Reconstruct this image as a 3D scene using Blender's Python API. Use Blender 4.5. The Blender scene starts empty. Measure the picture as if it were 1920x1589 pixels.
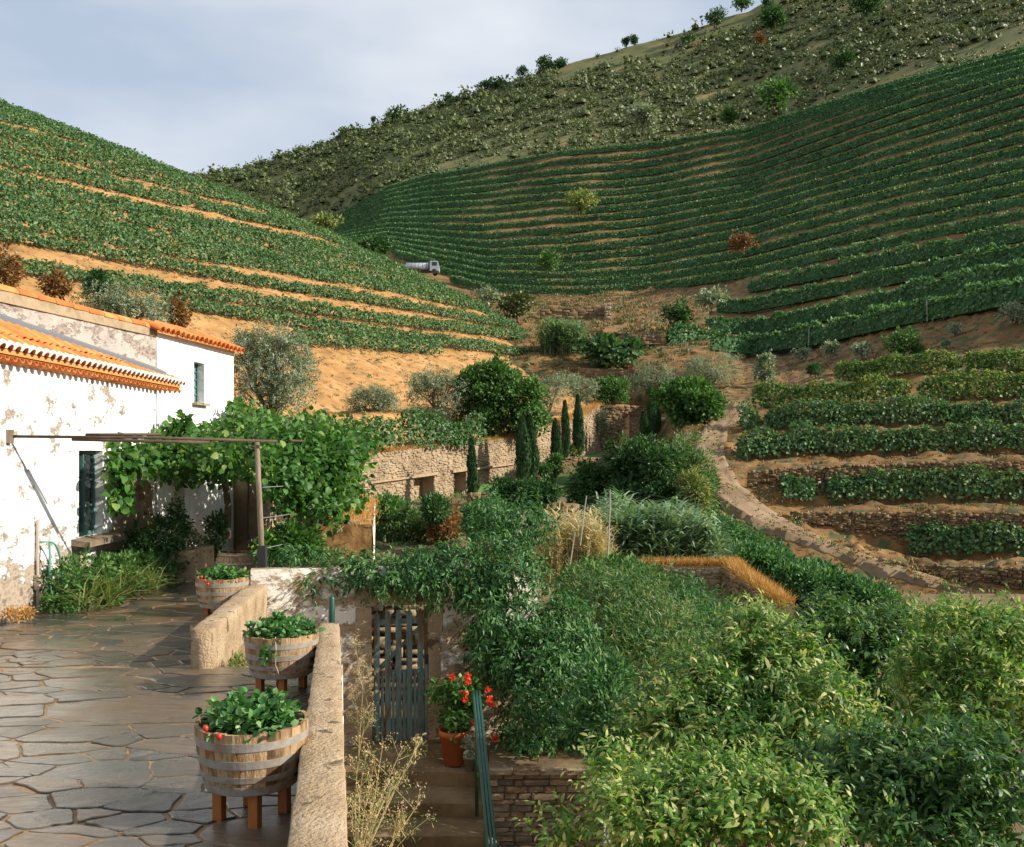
import bpy, bmesh, math, random
import numpy as np
from mathutils import Vector, Matrix

# ------------------------------------------------------------------ camera, sky, sun, exposure
scene = bpy.context.scene
COL = scene.collection
F, HX, HY = 1800.0, 960.0, 850.0          # focal length / principal point used when surveying the place
cam_d = bpy.data.cameras.new("camera")
cam = bpy.data.objects.new("camera", cam_d)
COL.objects.link(cam)
cam.location = (0, 0, 0)
cam.rotation_euler = (math.radians(90), 0, 0)
cam_d.sensor_width = 36.0
cam_d.lens = 36.0 * F / 1920.0
cam_d.shift_y = (HY - 794.5) / 1920.0
cam_d.clip_start = 0.05
cam_d.clip_end = 6000
scene.camera = cam

SUN_AZ, SUN_EL = math.radians(101), math.radians(29)
world = bpy.data.worlds.new("World")
scene.world = world
world.use_nodes = True
wn, wl = world.node_tree.nodes, world.node_tree.links
wn.clear()
w_out = wn.new("ShaderNodeOutputWorld")
w_bg = wn.new("ShaderNodeBackground")
w_sky = wn.new("ShaderNodeTexSky")
w_sky.sky_type = 'NISHITA'
w_sky.sun_disc = False
w_sky.sun_elevation = SUN_EL
w_sky.sun_rotation = SUN_AZ
w_tc = wn.new("ShaderNodeTexCoord")
w_map = wn.new("ShaderNodeMapping")
w_map.inputs['Scale'].default_value = (1.0, 1.0, 2.6)
w_map.inputs['Location'].default_value = (0.35, 0.1, 0.4)
w_nz = wn.new("ShaderNodeTexNoise")
w_nz.inputs['Scale'].default_value = 1.7
w_nz.inputs['Detail'].default_value = 5
w_nz.inputs['Roughness'].default_value = 0.5
w_rmp = wn.new("ShaderNodeValToRGB")
w_rmp.color_ramp.elements[0].position = 0.40
w_rmp.color_ramp.elements[0].color = (3.35, 3.95, 4.85, 1)
w_rmp.color_ramp.elements[1].position = 0.61
w_rmp.color_ramp.elements[1].color = (5.8, 6.0, 6.3, 1)
w_mix = wn.new("ShaderNodeMix")
w_mix.data_type = 'RGBA'
w_mix.inputs['Factor'].default_value = 0.88
wl.new(w_tc.outputs['Generated'], w_map.inputs['Vector'])
wl.new(w_map.outputs['Vector'], w_nz.inputs['Vector'])
wl.new(w_nz.outputs['Fac'], w_rmp.inputs['Fac'])
wl.new(w_sky.outputs['Color'], w_mix.inputs['A'])
wl.new(w_rmp.outputs['Color'], w_mix.inputs['B'])
wl.new(w_mix.outputs['Result'], w_bg.inputs['Color'])
w_bg.inputs['Strength'].default_value = 0.1
wl.new(w_bg.outputs['Background'], w_out.inputs['Surface'])

sun_d = bpy.data.lights.new("sun", 'SUN')
sun_d.energy = 5.0
sun_d.angle = math.radians(0.6)
sun_d.color = (1.0, 0.91, 0.78)
sun = bpy.data.objects.new("sun", sun_d)
COL.objects.link(sun)
SUN = Vector((math.sin(SUN_AZ) * math.cos(SUN_EL), math.cos(SUN_AZ) * math.cos(SUN_EL), math.sin(SUN_EL)))
sun.rotation_euler = SUN.to_track_quat('Z', 'Y').to_euler()
sun.location = SUN * 60

vs = scene.view_settings
vs.view_transform = 'Standard'
vs.look = 'None'
vs.exposure = 0.62
vs.gamma = 1.0
vs.use_curve_mapping = False
scene.cycles.max_bounces = 4
scene.cycles.diffuse_bounces = 2
scene.cycles.glossy_bounces = 2
scene.cycles.transmission_bounces = 4
scene.cycles.transparent_max_bounces = 4
scene.cycles.use_denoising = True

# ------------------------------------------------------------------ helpers
rng = np.random.default_rng(11)
random.seed(11)

def at(px, py, Y):
    return np.array([(px - HX) / F * Y, Y, (HY - py) / F * Y])

def vnoise(p, seed=0):
    p = np.asarray(p, float)
    i = np.floor(p).astype(np.int64)
    f = p - i
    f = f * f * (3 - 2 * f)
    out = np.zeros(len(p))
    for dx in (0, 1):
        for dy in (0, 1):
            for dz in (0, 1):
                h = (i[:, 0] + dx) * 374761393 + (i[:, 1] + dy) * 668265263 + (i[:, 2] + dz) * 1274126177 + seed * 974634777
                h = (h ^ (h >> 13)) * 1103515245
                h = (h ^ (h >> 16)) & 0xffffff
                w = (f[:, 0] if dx else 1 - f[:, 0]) * (f[:, 1] if dy else 1 - f[:, 1]) * (f[:, 2] if dz else 1 - f[:, 2])
                out += w * (h / 0xffffff)
    return out

def fbm(p, seed=0, octv=3):
    p = np.asarray(p, float)
    a, t, o = 1.0, 0.0, 0.0
    for k in range(octv):
        o = o + a * vnoise(p * (2 ** k), seed + k)
        t += a
        a *= 0.5
    return o / t

def norm(v):
    return v / (np.linalg.norm(v, axis=-1, keepdims=True) + 1e-9)

def origin_of(o):
    v = np.zeros(3)
    while o is not None:
        v += np.array(o.location)
        o = o.parent
    return v

def tag(o, label=None, cat=None, group=None, kind=None):
    if label: o["label"] = label
    if cat: o["category"] = cat
    if group: o["group"] = group
    if kind: o["kind"] = kind
    return o

def thing(name, loc, label=None, cat=None, group=None):
    o = bpy.data.objects.new(name, None)
    o.empty_display_size = 0.1
    COL.objects.link(o)
    o.location = tuple(float(c) for c in loc)
    return tag(o, label, cat, group)

def raw_mesh(name, V, Fc, smooth=False):
    me = bpy.data.meshes.new(name)
    V = np.ascontiguousarray(V, dtype=np.float32)
    if isinstance(Fc, np.ndarray):
        Fc = np.ascontiguousarray(Fc, dtype=np.int32)
        n, k = Fc.shape
        me.vertices.add(len(V))
        me.vertices.foreach_set("co", V.ravel())
        me.loops.add(n * k)
        me.loops.foreach_set("vertex_index", Fc.ravel())
        me.polygons.add(n)
        me.polygons.foreach_set("loop_start", np.arange(n, dtype=np.int32) * k)
        if smooth:
            me.polygons.foreach_set("use_smooth", np.ones(n, dtype=bool))
        me.update(calc_edges=True)
    else:
        me.from_pydata([tuple(map(float, v)) for v in V], [], [tuple(map(int, f)) for f in Fc])
        if smooth:
            me.polygons.foreach_set("use_smooth", np.ones(len(me.polygons), dtype=bool))
        me.update()
    return me

def mk(name, V, Fc, mat, parent=None, smooth=False, base=None):
    """V in world coordinates; becomes one mesh object (a child when parent is given)"""
    V = np.asarray(V, float)
    if parent is not None:
        o0 = origin_of(parent)
        loc = np.zeros(3)
    else:
        o0 = np.asarray(base, float) if base is not None else np.zeros(3)
        loc = o0
    me = raw_mesh(name, V - o0, Fc, smooth)
    if mat is not None:
        me.materials.append(mat)
    o = bpy.data.objects.new(name, me)
    COL.objects.link(o)
    o.location = tuple(float(c) for c in loc)
    if parent is not None:
        o.parent = parent
    return o

def inst(name, me, parent, loc, rot=(0, 0, 0), scale=(1, 1, 1)):
    o = bpy.data.objects.new(name, me)
    COL.objects.link(o)
    l = np.asarray(loc, float)
    if parent is not None:
        o.parent = parent
        l = l - origin_of(parent)
    o.location = tuple(float(c) for c in l)
    o.rotation_euler = rot
    o.scale = scale
    return o

class MB:
    """collects shapes; build() links them as one mesh object"""
    def __init__(s):
        s.v, s.f = [], []
    def add(s, V, Fc):
        n = len(s.v)
        s.v += [tuple(map(float, p)) for p in V]
        s.f += [tuple(int(i) + n for i in f) for f in Fc]
        return s
    def hexa(s, c):       # 8 corners: bottom 4 ccw, top 4 ccw
        return s.add(c, [(3, 2, 1, 0), (4, 5, 6, 7), (0, 1, 5, 4), (1, 2, 6, 5), (2, 3, 7, 6), (3, 0, 4, 7)])
    def box(s, c, size, ux=(1, 0, 0), uy=(0, 1, 0), uz=(0, 0, 1)):
        c = np.asarray(c, float)
        ux, uy, uz = [np.asarray(u, float) * d / 2 for u, d in zip((ux, uy, uz), size)]
        q = [c - ux - uy - uz, c + ux - uy - uz, c + ux + uy - uz, c - ux + uy - uz,
             c - ux - uy + uz, c + ux - uy + uz, c + ux + uy + uz, c - ux + uy + uz]
        return s.hexa(q)
    def tube(s, pts, radii, seg=7, cap=True):
        pts = [np.asarray(p, float) for p in pts]
        if np.isscalar(radii): radii = [radii] * len(pts)
        rings = []
        for i, p in enumerate(pts):
            d = pts[min(i + 1, len(pts) - 1)] - pts[max(i - 1, 0)]
            d = d / (np.linalg.norm(d) + 1e-9)
            r = np.array([1.0, 0, 0]) if abs(d[0]) < 0.9 else np.array([0, 1.0, 0])
            a = np.cross(d, r); a /= np.linalg.norm(a)
            b = np.cross(d, a)
            rings.append([p + radii[i] * (math.cos(t) * a + math.sin(t) * b) for t in np.linspace(0, 2 * math.pi, seg, endpoint=False)])
        V = [q for r in rings for q in r]
        Fc = []
        for i in range(len(pts) - 1):
            for k in range(seg):
                Fc.append((i * seg + k, i * seg + (k + 1) % seg, (i + 1) * seg + (k + 1) % seg, (i + 1) * seg + k))
        if cap:
            Fc.append(tuple(range(seg))[::-1])
            Fc.append(tuple((len(pts) - 1) * seg + k for k in range(seg)))
        return s.add(V, Fc)
    def build(s, name, mat, parent=None, smooth=False, base=None):
        return mk(name, np.array(s.v), s.f, mat, parent, smooth, base)

# ------------------------------------------------------------------ materials
def new_mat(name):
    m = bpy.data.materials.new(name)
    m.use_nodes = True
    nt = m.node_tree
    nt.nodes.clear()
    out = nt.nodes.new("ShaderNodeOutputMaterial")
    return m, nt, nt.nodes, nt.links, out

def ramp(nodes, cols, pos=None):
    r = nodes.new("ShaderNodeValToRGB")
    e = r.color_ramp.elements
    n = len(cols)
    pos = pos or [i / (n - 1) for i in range(n)]
    while len(e) < n: e.new(0.5)
    for i in range(n):
        e[i].position = pos[i]
        e[i].color = (*cols[i], 1)
    return r

def surf_mat(name, cols, scale=3.0, pos=None, rough=0.9, bump=0.3, bscale=None, stretch=(1, 1, 1), detail=6, coord='Object',
             rough_var=0.0, spec=0.3, speck=None, per_obj=0.0, metal=0.0):
    m, nt, N, L, out = new_mat(name)
    tc = N.new("ShaderNodeTexCoord")
    mp = N.new("ShaderNodeMapping")
    mp.inputs['Scale'].default_value = stretch
    L.new(tc.outputs[coord], mp.inputs['Vector'])
    vec = mp.outputs['Vector']
    if per_obj:
        oi = N.new("ShaderNodeObjectInfo")
        ad = N.new("ShaderNodeVectorMath"); ad.operation = 'MULTIPLY_ADD'
        cx = N.new("ShaderNodeCombineXYZ")
        L.new(oi.outputs['Random'], cx.inputs[0]); L.new(oi.outputs['Random'], cx.inputs[1])
        ad.inputs[1].default_value = (37, 53, 0)
        L.new(cx.outputs[0], ad.inputs[0]); L.new(vec, ad.inputs[2])
        vec = ad.outputs[0]
    nz = N.new("ShaderNodeTexNoise")
    nz.inputs['Scale'].default_value = scale
    nz.inputs['Detail'].default_value = detail
    nz.inputs['Roughness'].default_value = 0.62
    L.new(vec, nz.inputs['Vector'])
    fac = nz.outputs['Fac']
    if per_obj:
        mm = N.new("ShaderNodeMath"); mm.operation = 'MULTIPLY_ADD'
        sb = N.new("ShaderNodeMath"); sb.operation = 'SUBTRACT'; sb.inputs[1].default_value = 0.5
        L.new(oi.outputs['Random'], sb.inputs[0])
        L.new(sb.outputs[0], mm.inputs[0]); mm.inputs[1].default_value = per_obj
        L.new(fac, mm.inputs[2]); fac = mm.outputs[0]
    r = ramp(N, cols, pos or [0.3 + 0.4 * i / (len(cols) - 1) for i in range(len(cols))])
    L.new(fac, r.inputs['Fac'])
    col = r.outputs['Color']
    if speck:
        n3 = N.new("ShaderNodeTexNoise"); n3.inputs['Scale'].default_value = speck[1]; n3.inputs['Detail'].default_value = 4
        L.new(vec, n3.inputs['Vector'])
        r3 = ramp(N, [(0, 0, 0), (1, 1, 1)], [speck[2], speck[2] + 0.08])
        L.new(n3.outputs['Fac'], r3.inputs['Fac'])
        mx = N.new("ShaderNodeMix"); mx.data_type = 'RGBA'
        L.new(r3.outputs['Color'], mx.inputs['Factor']); L.new(col, mx.inputs['A'])
        mx.inputs['B'].default_value = (*speck[0], 1)
        col = mx.outputs['Result']
    p = N.new("ShaderNodeBsdfPrincipled")
    L.new(col, p.inputs['Base Color'])
    p.inputs['Roughness'].default_value = rough
    p.inputs['Metallic'].default_value = metal
    p.inputs['Specular IOR Level'].default_value = spec
    if rough_var:
        rr = N.new("ShaderNodeMapRange")
        rr.inputs['From Min'].default_value = 0.3; rr.inputs['From Max'].default_value = 0.7
        rr.inputs['To Min'].default_value = max(0.05, rough - rough_var); rr.inputs['To Max'].default_value = min(1, rough + rough_var)
        n4 = N.new("ShaderNodeTexNoise"); n4.inputs['Scale'].default_value = 1.3; n4.inputs['Detail'].default_value = 5
        L.new(tc.outputs[coord], n4.inputs['Vector'])
        L.new(n4.outputs['Fac'], rr.inputs['Value']); L.new(rr.outputs['Result'], p.inputs['Roughness'])
    if bump:
        n2 = N.new("ShaderNodeTexNoise")
        n2.inputs['Scale'].default_value = bscale or scale * 5
        n2.inputs['Detail'].default_value = 6
        L.new(vec, n2.inputs['Vector'])
        b = N.new("ShaderNodeBump")
        b.inputs['Strength'].default_value = min(1, bump)
        b.inputs['Distance'].default_value = 0.02 if bump <= 1 else 0.02 * bump
        L.new(n2.outputs['Fac'], b.inputs['Height'])
        L.new(b.outputs['Normal'], p.inputs['Normal'])
    L.new(p.outputs['BSDF'], out.inputs['Surface'])
    return m

def leaf_mat(name, cols, trans=0.35, rough=0.5, pscale=0.6, pos=None, spec=0.35, isl=1.0, amp=0.9):
    """per-leaf colour from a ramp, shifted a little by a broad noise; thin leaves let light through"""
    m, nt, N, L, out = new_mat(name)
    g = N.new("ShaderNodeNewGeometry")
    tc = N.new("ShaderNodeTexCoord")
    nz = N.new("ShaderNodeTexNoise"); nz.inputs['Scale'].default_value = pscale; nz.inputs['Detail'].default_value = 3
    L.new(tc.outputs['Object'], nz.inputs['Vector'])
    a = N.new("ShaderNodeMath"); a.operation = 'MULTIPLY_ADD'
    L.new(nz.outputs['Fac'], a.inputs[0]); a.inputs[1].default_value = amp; a.inputs[2].default_value = -0.5 * amp + 0.5 * (1 - isl)
    b = N.new("ShaderNodeMath"); b.operation = 'MULTIPLY_ADD'; b.inputs[1].default_value = isl
    L.new(g.outputs['Random Per Island'], b.inputs[0]); L.new(a.outputs[0], b.inputs[2])
    r = ramp(N, cols, pos)
    L.new(b.outputs[0], r.inputs['Fac'])
    p = N.new("ShaderNodeBsdfPrincipled")
    p.inputs['Roughness'].default_value = rough
    p.inputs['Specular IOR Level'].default_value = spec
    L.new(r.outputs['Color'], p.inputs['Base Color'])
    t = N.new("ShaderNodeBsdfTranslucent")
    br = N.new("ShaderNodeMix"); br.data_type = 'RGBA'; br.blend_type = 'MULTIPLY'; br.inputs['Factor'].default_value = 1
    L.new(r.outputs['Color'], br.inputs['A']); br.inputs['B'].default_value = (1.25, 1.3, 0.6, 1)
    L.new(br.outputs['Result'], t.inputs['Color'])
    mx = N.new("ShaderNodeMixShader"); mx.inputs[0].default_value = trans
    L.new(p.outputs[0], mx.inputs[1]); L.new(t.outputs[0], mx.inputs[2])
    L.new(mx.outputs[0], out.inputs['Surface'])
    return m

def plain_mat(name, col, rough=0.5, metal=0.0, spec=0.5, bump=0.0, bscale=30):
    m, nt, N, L, out = new_mat(name)
    p = N.new("ShaderNodeBsdfPrincipled")
    p.inputs['Base Color'].default_value = (*col, 1)
    p.inputs['Roughness'].default_value = rough
    p.inputs['Metallic'].default_value = metal
    p.inputs['Specular IOR Level'].default_value = spec
    tc = N.new("ShaderNodeTexCoord")
    nz = N.new("ShaderNodeTexNoise"); nz.inputs['Scale'].default_value = bscale
    L.new(tc.outputs['Object'], nz.inputs['Vector'])
    mr = N.new("ShaderNodeMapRange")
    mr.inputs['To Min'].default_value = 0.75; mr.inputs['To Max'].default_value = 1.2
    L.new(nz.outputs['Fac'], mr.inputs['Value'])
    mx = N.new("ShaderNodeMix"); mx.data_type = 'RGBA'; mx.blend_type = 'MULTIPLY'; mx.inputs['Factor'].default_value = 1
    mx.inputs['A'].default_value = (*col, 1)
    L.new(mr.outputs['Result'], mx.inputs['B'])
    L.new(mx.outputs['Result'], p.inputs['Base Color'])
    if bump:
        b = N.new("ShaderNodeBump"); b.inputs['Strength'].default_value = bump; b.inputs['Distance'].default_value = 0.01
        L.new(nz.outputs['Fac'], b.inputs['Height']); L.new(b.outputs['Normal'], p.inputs['Normal'])
    L.new(p.outputs[0], out.inputs['Surface'])
    return m

def plaster_mat(name, lime=(0.8, 0.79, 0.76), under=((0.3, 0.2, 0.12), (0.42, 0.31, 0.2), (0.2, 0.15, 0.1)), cut=0.62, scale=1.6, z0=-2.3, z1=-0.8, low=0.16):
    """limewash over rubble: flakes off in patches, more of it lost near the foot of the wall"""
    m, nt, N, L, out = new_mat(name)
    g = N.new("ShaderNodeNewGeometry")
    sx = N.new("ShaderNodeSeparateXYZ")
    L.new(g.outputs['Position'], sx.inputs[0])
    mp = N.new("ShaderNodeMapping"); mp.inputs['Scale'].default_value = (1, 1, 1.9)
    L.new(g.outputs['Position'], mp.inputs['Vector'])
    nz = N.new("ShaderNodeTexNoise"); nz.inputs['Scale'].default_value = scale; nz.inputs['Detail'].default_value = 10; nz.inputs['Roughness'].default_value = 0.76
    L.new(mp.outputs[0], nz.inputs['Vector'])
    zr = N.new("ShaderNodeMapRange")
    zr.inputs['From Min'].default_value = z0; zr.inputs['From Max'].default_value = z1
    zr.inputs['To Min'].default_value = low; zr.inputs['To Max'].default_value = 0
    L.new(sx.outputs['Z'], zr.inputs['Value'])
    ad = N.new("ShaderNodeMath"); ad.operation = 'ADD'
    L.new(nz.outputs['Fac'], ad.inputs[0]); L.new(zr.outputs['Result'], ad.inputs[1])
    msk = ramp(N, [(0, 0, 0), (1, 1, 1)], [cut, cut + 0.05])
    L.new(ad.outputs[0], msk.inputs['Fac'])
    n2 = N.new("ShaderNodeTexNoise"); n2.inputs['Scale'].default_value = 7; n2.inputs['Detail'].default_value = 6
    L.new(mp.outputs[0], n2.inputs['Vector'])
    ru = ramp(N, list(under), [0.35, 0.5, 0.65])
    L.new(n2.outputs['Fac'], ru.inputs['Fac'])
    n3 = N.new("ShaderNodeTexNoise"); n3.inputs['Scale'].default_value = 2.3; n3.inputs['Detail'].default_value = 7
    L.new(g.outputs['Position'], n3.inputs['Vector'])
    rl = ramp(N, [tuple(c * 0.82 for c in lime), lime], [0.3, 0.55])
    L.new(n3.outputs['Fac'], rl.inputs['Fac'])
    mx = N.new("ShaderNodeMix"); mx.data_type = 'RGBA'
    L.new(msk.outputs['Color'], mx.inputs['Factor']); L.new(rl.outputs['Color'], mx.inputs['A']); L.new(ru.outputs['Color'], mx.inputs['B'])
    p = N.new("ShaderNodeBsdfPrincipled"); p.inputs['Roughness'].default_value = 0.92; p.inputs['Specular IOR Level'].default_value = 0.2
    L.new(mx.outputs['Result'], p.inputs['Base Color'])
    h = N.new("ShaderNodeMath"); h.operation = 'MULTIPLY_ADD'
    L.new(msk.outputs['Color'], h.inputs[0]); h.inputs[1].default_value = -0.8
    L.new(n2.outputs['Fac'], h.inputs[2])
    b = N.new("ShaderNodeBump"); b.inputs['Strength'].default_value = 0.7; b.inputs['Distance'].default_value = 0.02
    L.new(h.outputs[0], b.inputs['Height']); L.new(b.outputs['Normal'], p.inputs['Normal'])
    L.new(p.outputs[0], out.inputs['Surface'])
    return m

M = {}
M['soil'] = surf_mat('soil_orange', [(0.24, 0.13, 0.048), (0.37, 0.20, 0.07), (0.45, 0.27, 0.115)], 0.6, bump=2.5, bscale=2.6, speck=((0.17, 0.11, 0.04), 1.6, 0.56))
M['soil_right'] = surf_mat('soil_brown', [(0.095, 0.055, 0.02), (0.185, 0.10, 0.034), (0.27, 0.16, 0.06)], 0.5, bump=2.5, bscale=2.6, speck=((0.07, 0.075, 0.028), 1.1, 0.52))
M['scrubground'] = surf_mat('scrub_ground', [(0.06, 0.078, 0.022), (0.11, 0.12, 0.038), (0.22, 0.16, 0.06)], 0.12, bump=1.5, bscale=0.8)
M['earth'] = surf_mat('garden_earth', [(0.10, 0.065, 0.035), (0.18, 0.12, 0.06), (0.09, 0.10, 0.04)], 0.8, bump=0.8, bscale=6)
M['path'] = surf_mat('path_dust', [(0.13, 0.088, 0.048), (0.21, 0.145, 0.082), (0.28, 0.205, 0.13)], 0.6, bump=0.8, bscale=5)
M['lawn'] = surf_mat('lawn', [(0.045, 0.10, 0.02), (0.07, 0.15, 0.03)], 1.2, bump=0.8, bscale=14)
def slate_mat(name):
    """wet cleaved slate: strata streaks at a slant, each slab with its own tone, patchy wet gloss"""
    m, nt, N, L, out = new_mat(name)
    tc = N.new("ShaderNodeTexCoord"); oi = N.new("ShaderNodeObjectInfo")
    rot = N.new("ShaderNodeCombineXYZ")
    ra = N.new("ShaderNodeMapRange"); ra.inputs['To Min'].default_value = -0.75; ra.inputs['To Max'].default_value = 0.35
    L.new(oi.outputs['Random'], ra.inputs['Value']); L.new(ra.outputs['Result'], rot.inputs['Z'])
    mp = N.new("ShaderNodeMapping"); mp.inputs['Scale'].default_value = (1.0, 6.5, 1.0)
    vr = N.new("ShaderNodeVectorRotate"); vr.rotation_type = 'EULER_XYZ'
    L.new(tc.outputs['Object'], vr.inputs['Vector']); L.new(rot.outputs[0], vr.inputs['Rotation'])
    L.new(vr.outputs[0], mp.inputs['Vector'])
    ofs = N.new("ShaderNodeVectorMath"); ofs.operation = 'ADD'
    cx = N.new("ShaderNodeCombineXYZ"); mu = N.new("ShaderNodeMath"); mu.operation = 'MULTIPLY'; mu.inputs[1].default_value = 91
    L.new(oi.outputs['Random'], mu.inputs[0]); L.new(mu.outputs[0], cx.inputs[0]); L.new(mu.outputs[0], cx.inputs[2])
    L.new(mp.outputs[0], ofs.inputs[0]); L.new(cx.outputs[0], ofs.inputs[1])
    st = N.new("ShaderNodeTexNoise"); st.inputs['Scale'].default_value = 2.2; st.inputs['Detail'].default_value = 9; st.inputs['Roughness'].default_value = 0.72; st.inputs['Distortion'].default_value = 0.5
    L.new(ofs.outputs[0], st.inputs['Vector'])
    g = N.new("ShaderNodeNewGeometry")
    pn = N.new("ShaderNodeTexNoise"); pn.inputs['Scale'].default_value = 1.1; pn.inputs['Detail'].default_value = 7; pn.inputs['Roughness'].default_value = 0.65
    L.new(g.outputs['Position'], pn.inputs['Vector'])
    a = N.new("ShaderNodeMath"); a.operation = 'MULTIPLY_ADD'; a.inputs[1].default_value = 0.55; 
    L.new(oi.outputs['Random'], a.inputs[0])
    b = N.new("ShaderNodeMath"); b.operation = 'MULTIPLY_ADD'; b.inputs[1].default_value = 0.9; b.inputs[2].default_value = -0.55
    L.new(st.outputs['Fac'], b.inputs[0]); L.new(b.outputs[0], a.inputs[2])
    c = N.new("ShaderNodeMath"); c.operation = 'MULTIPLY_ADD'; c.inputs[1].default_value = 0.8
    L.new(pn.outputs['Fac'], c.inputs[0]); L.new(a.outputs[0], c.inputs[2])
    r = ramp(N, [(0.012, 0.014, 0.011), (0.034, 0.033, 0.024), (0.07, 0.056, 0.035), (0.135, 0.092, 0.05), (0.12, 0.06, 0.022)], [0.2, 0.4, 0.58, 0.78, 0.97])
    L.new(c.outputs[0], r.inputs['Fac'])
    p = N.new("ShaderNodeBsdfPrincipled"); p.inputs['Specular IOR Level'].default_value = 0.6
    L.new(r.outputs['Color'], p.inputs['Base Color'])
    rr = N.new("ShaderNodeMapRange"); rr.inputs['From Min'].default_value = 0.38; rr.inputs['From Max'].default_value = 0.62
    rr.inputs['To Min'].default_value = 0.2; rr.inputs['To Max'].default_value = 0.6
    L.new(pn.outputs['Fac'], rr.inputs['Value']); L.new(rr.outputs['Result'], p.inputs['Roughness'])
    bp = N.new("ShaderNodeBump"); bp.inputs['Strength'].default_value = 1.0; bp.inputs['Distance'].default_value = 0.06
    L.new(st.outputs['Fac'], bp.inputs['Height']); L.new(bp.outputs['Normal'], p.inputs['Normal'])
    cw = N.new('ShaderNodeMapRange'); cw.inputs['From Min'].default_value = 0.46; cw.inputs['From Max'].default_value = 0.6; cw.inputs['To Min'].default_value = 1.0; cw.inputs['To Max'].default_value = 0.5
    L.new(pn.outputs['Fac'], cw.inputs['Value']); L.new(cw.outputs['Result'], p.inputs['Coat Weight'])
    p.inputs['Coat Roughness'].default_value = 0.08
    b2 = N.new('ShaderNodeBump'); b2.inputs['Strength'].default_value = 0.4; b2.inputs['Distance'].default_value = 0.012
    L.new(st.outputs['Fac'], b2.inputs['Height']); L.new(b2.outputs['Normal'], p.inputs['Coat Normal'])
    L.new(p.outputs[0], out.inputs['Surface'])
    return m
M['slate'] = slate_mat('slate')
M['mortar'] = surf_mat('mortar', [(0.12, 0.078, 0.04), (0.27, 0.175, 0.095), (0.2, 0.13, 0.07)], 2.2, rough=0.75, rough_var=0.2, bump=1.0, bscale=14)
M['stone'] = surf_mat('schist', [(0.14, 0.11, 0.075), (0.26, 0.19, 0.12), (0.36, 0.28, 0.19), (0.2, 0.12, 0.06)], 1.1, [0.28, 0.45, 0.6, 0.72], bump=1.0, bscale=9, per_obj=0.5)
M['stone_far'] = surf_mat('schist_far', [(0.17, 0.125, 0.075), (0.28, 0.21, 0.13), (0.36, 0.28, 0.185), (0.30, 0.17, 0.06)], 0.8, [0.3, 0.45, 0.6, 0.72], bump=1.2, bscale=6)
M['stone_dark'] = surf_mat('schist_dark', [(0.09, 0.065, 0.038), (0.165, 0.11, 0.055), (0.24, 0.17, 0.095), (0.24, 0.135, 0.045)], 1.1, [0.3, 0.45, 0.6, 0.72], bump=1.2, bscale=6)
M['granite'] = surf_mat('granite', [(0.24, 0.165, 0.09), (0.37, 0.27, 0.165), (0.46, 0.36, 0.24)], 3.0, bump=1.4, bscale=38, speck=((0.12, 0.085, 0.04), 6, 0.6))
M['limeA'] = plaster_mat('limewash_flaking', under=((0.25, 0.195, 0.145), (0.37, 0.3, 0.23), (0.17, 0.135, 0.105)), cut=0.565, low=0.22)
M['limeB'] = plaster_mat('limewash_sound', cut=0.78, low=0.2, z0=-2.3, z1=-0.2)
M['limeG'] = plaster_mat('limewash_gate_wall', lime=(0.8, 0.75, 0.66), cut=0.505, scale=1.3, z0=-4.2, z1=-2.0, low=0.1)
M['greywall'] = plaster_mat('grey_rubble', lime=(0.42, 0.37, 0.33), under=((0.22, 0.17, 0.14), (0.36, 0.3, 0.26), (0.16, 0.12, 0.1)), cut=0.52, scale=2.6, z0=-9, z1=-8, low=0)
M['cement'] = surf_mat('cement_band', [(0.26, 0.18, 0.10), (0.36, 0.28, 0.18), (0.2, 0.15, 0.09)], 2.5, bump=0.6)
M['tile'] = surf_mat('clay_tile', [(0.50, 0.13, 0.03), (0.62, 0.19, 0.045), (0.66, 0.27, 0.09)], 2.5, rough=0.75, bump=0.4, per_obj=0.4)
M['white'] = surf_mat('white_rim', [(0.7, 0.66, 0.6), (0.8, 0.78, 0.74)], 6, bump=0.3)
M['lead'] = plain_mat('lead_flashing', (0.16, 0.18, 0.2), 0.5, 0.2)
M['teal'] = surf_mat('teal_paint', [(0.045, 0.12, 0.115), (0.07, 0.17, 0.165), (0.10, 0.21, 0.2)], 4, rough=0.45, bump=0.2, spec=0.5)
M['gatepaint'] = surf_mat('gate_paint', [(0.08, 0.13, 0.12), (0.15, 0.22, 0.205), (0.22, 0.28, 0.26)], 5, rough=0.55, bump=0.6, stretch=(3, 3, 0.6), speck=((0.16, 0.10, 0.055), 4, 0.52))
M['green'] = surf_mat('green_enamel', [(0.006, 0.04, 0.026), (0.012, 0.065, 0.042)], 4, rough=0.35, bump=0.1, spec=0.5)
M['glass'] = plain_mat('window_glass', (0.015, 0.02, 0.018), 0.06, 0.0, 0.6)
M['wood_old'] = surf_mat('weathered_wood', [(0.09, 0.065, 0.045), (0.19, 0.145, 0.1), (0.28, 0.22, 0.16)], 3, stretch=(5, 5, 0.6), rough=0.8, bump=0.6, bscale=20)
M['pole'] = surf_mat('dark_pole', [(0.05, 0.035, 0.022), (0.12, 0.085, 0.055)], 4, rough=0.8, bump=0.5)
M['stave'] = surf_mat('oak_stave', [(0.10, 0.055, 0.025), (0.28, 0.18, 0.09), (0.40, 0.28, 0.155), (0.22, 0.10, 0.035)], 2.6, [0.3, 0.43, 0.56, 0.68], stretch=(4, 4, 1.1), rough=0.7, bump=0.5, bscale=16, per_obj=0.35)
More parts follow.
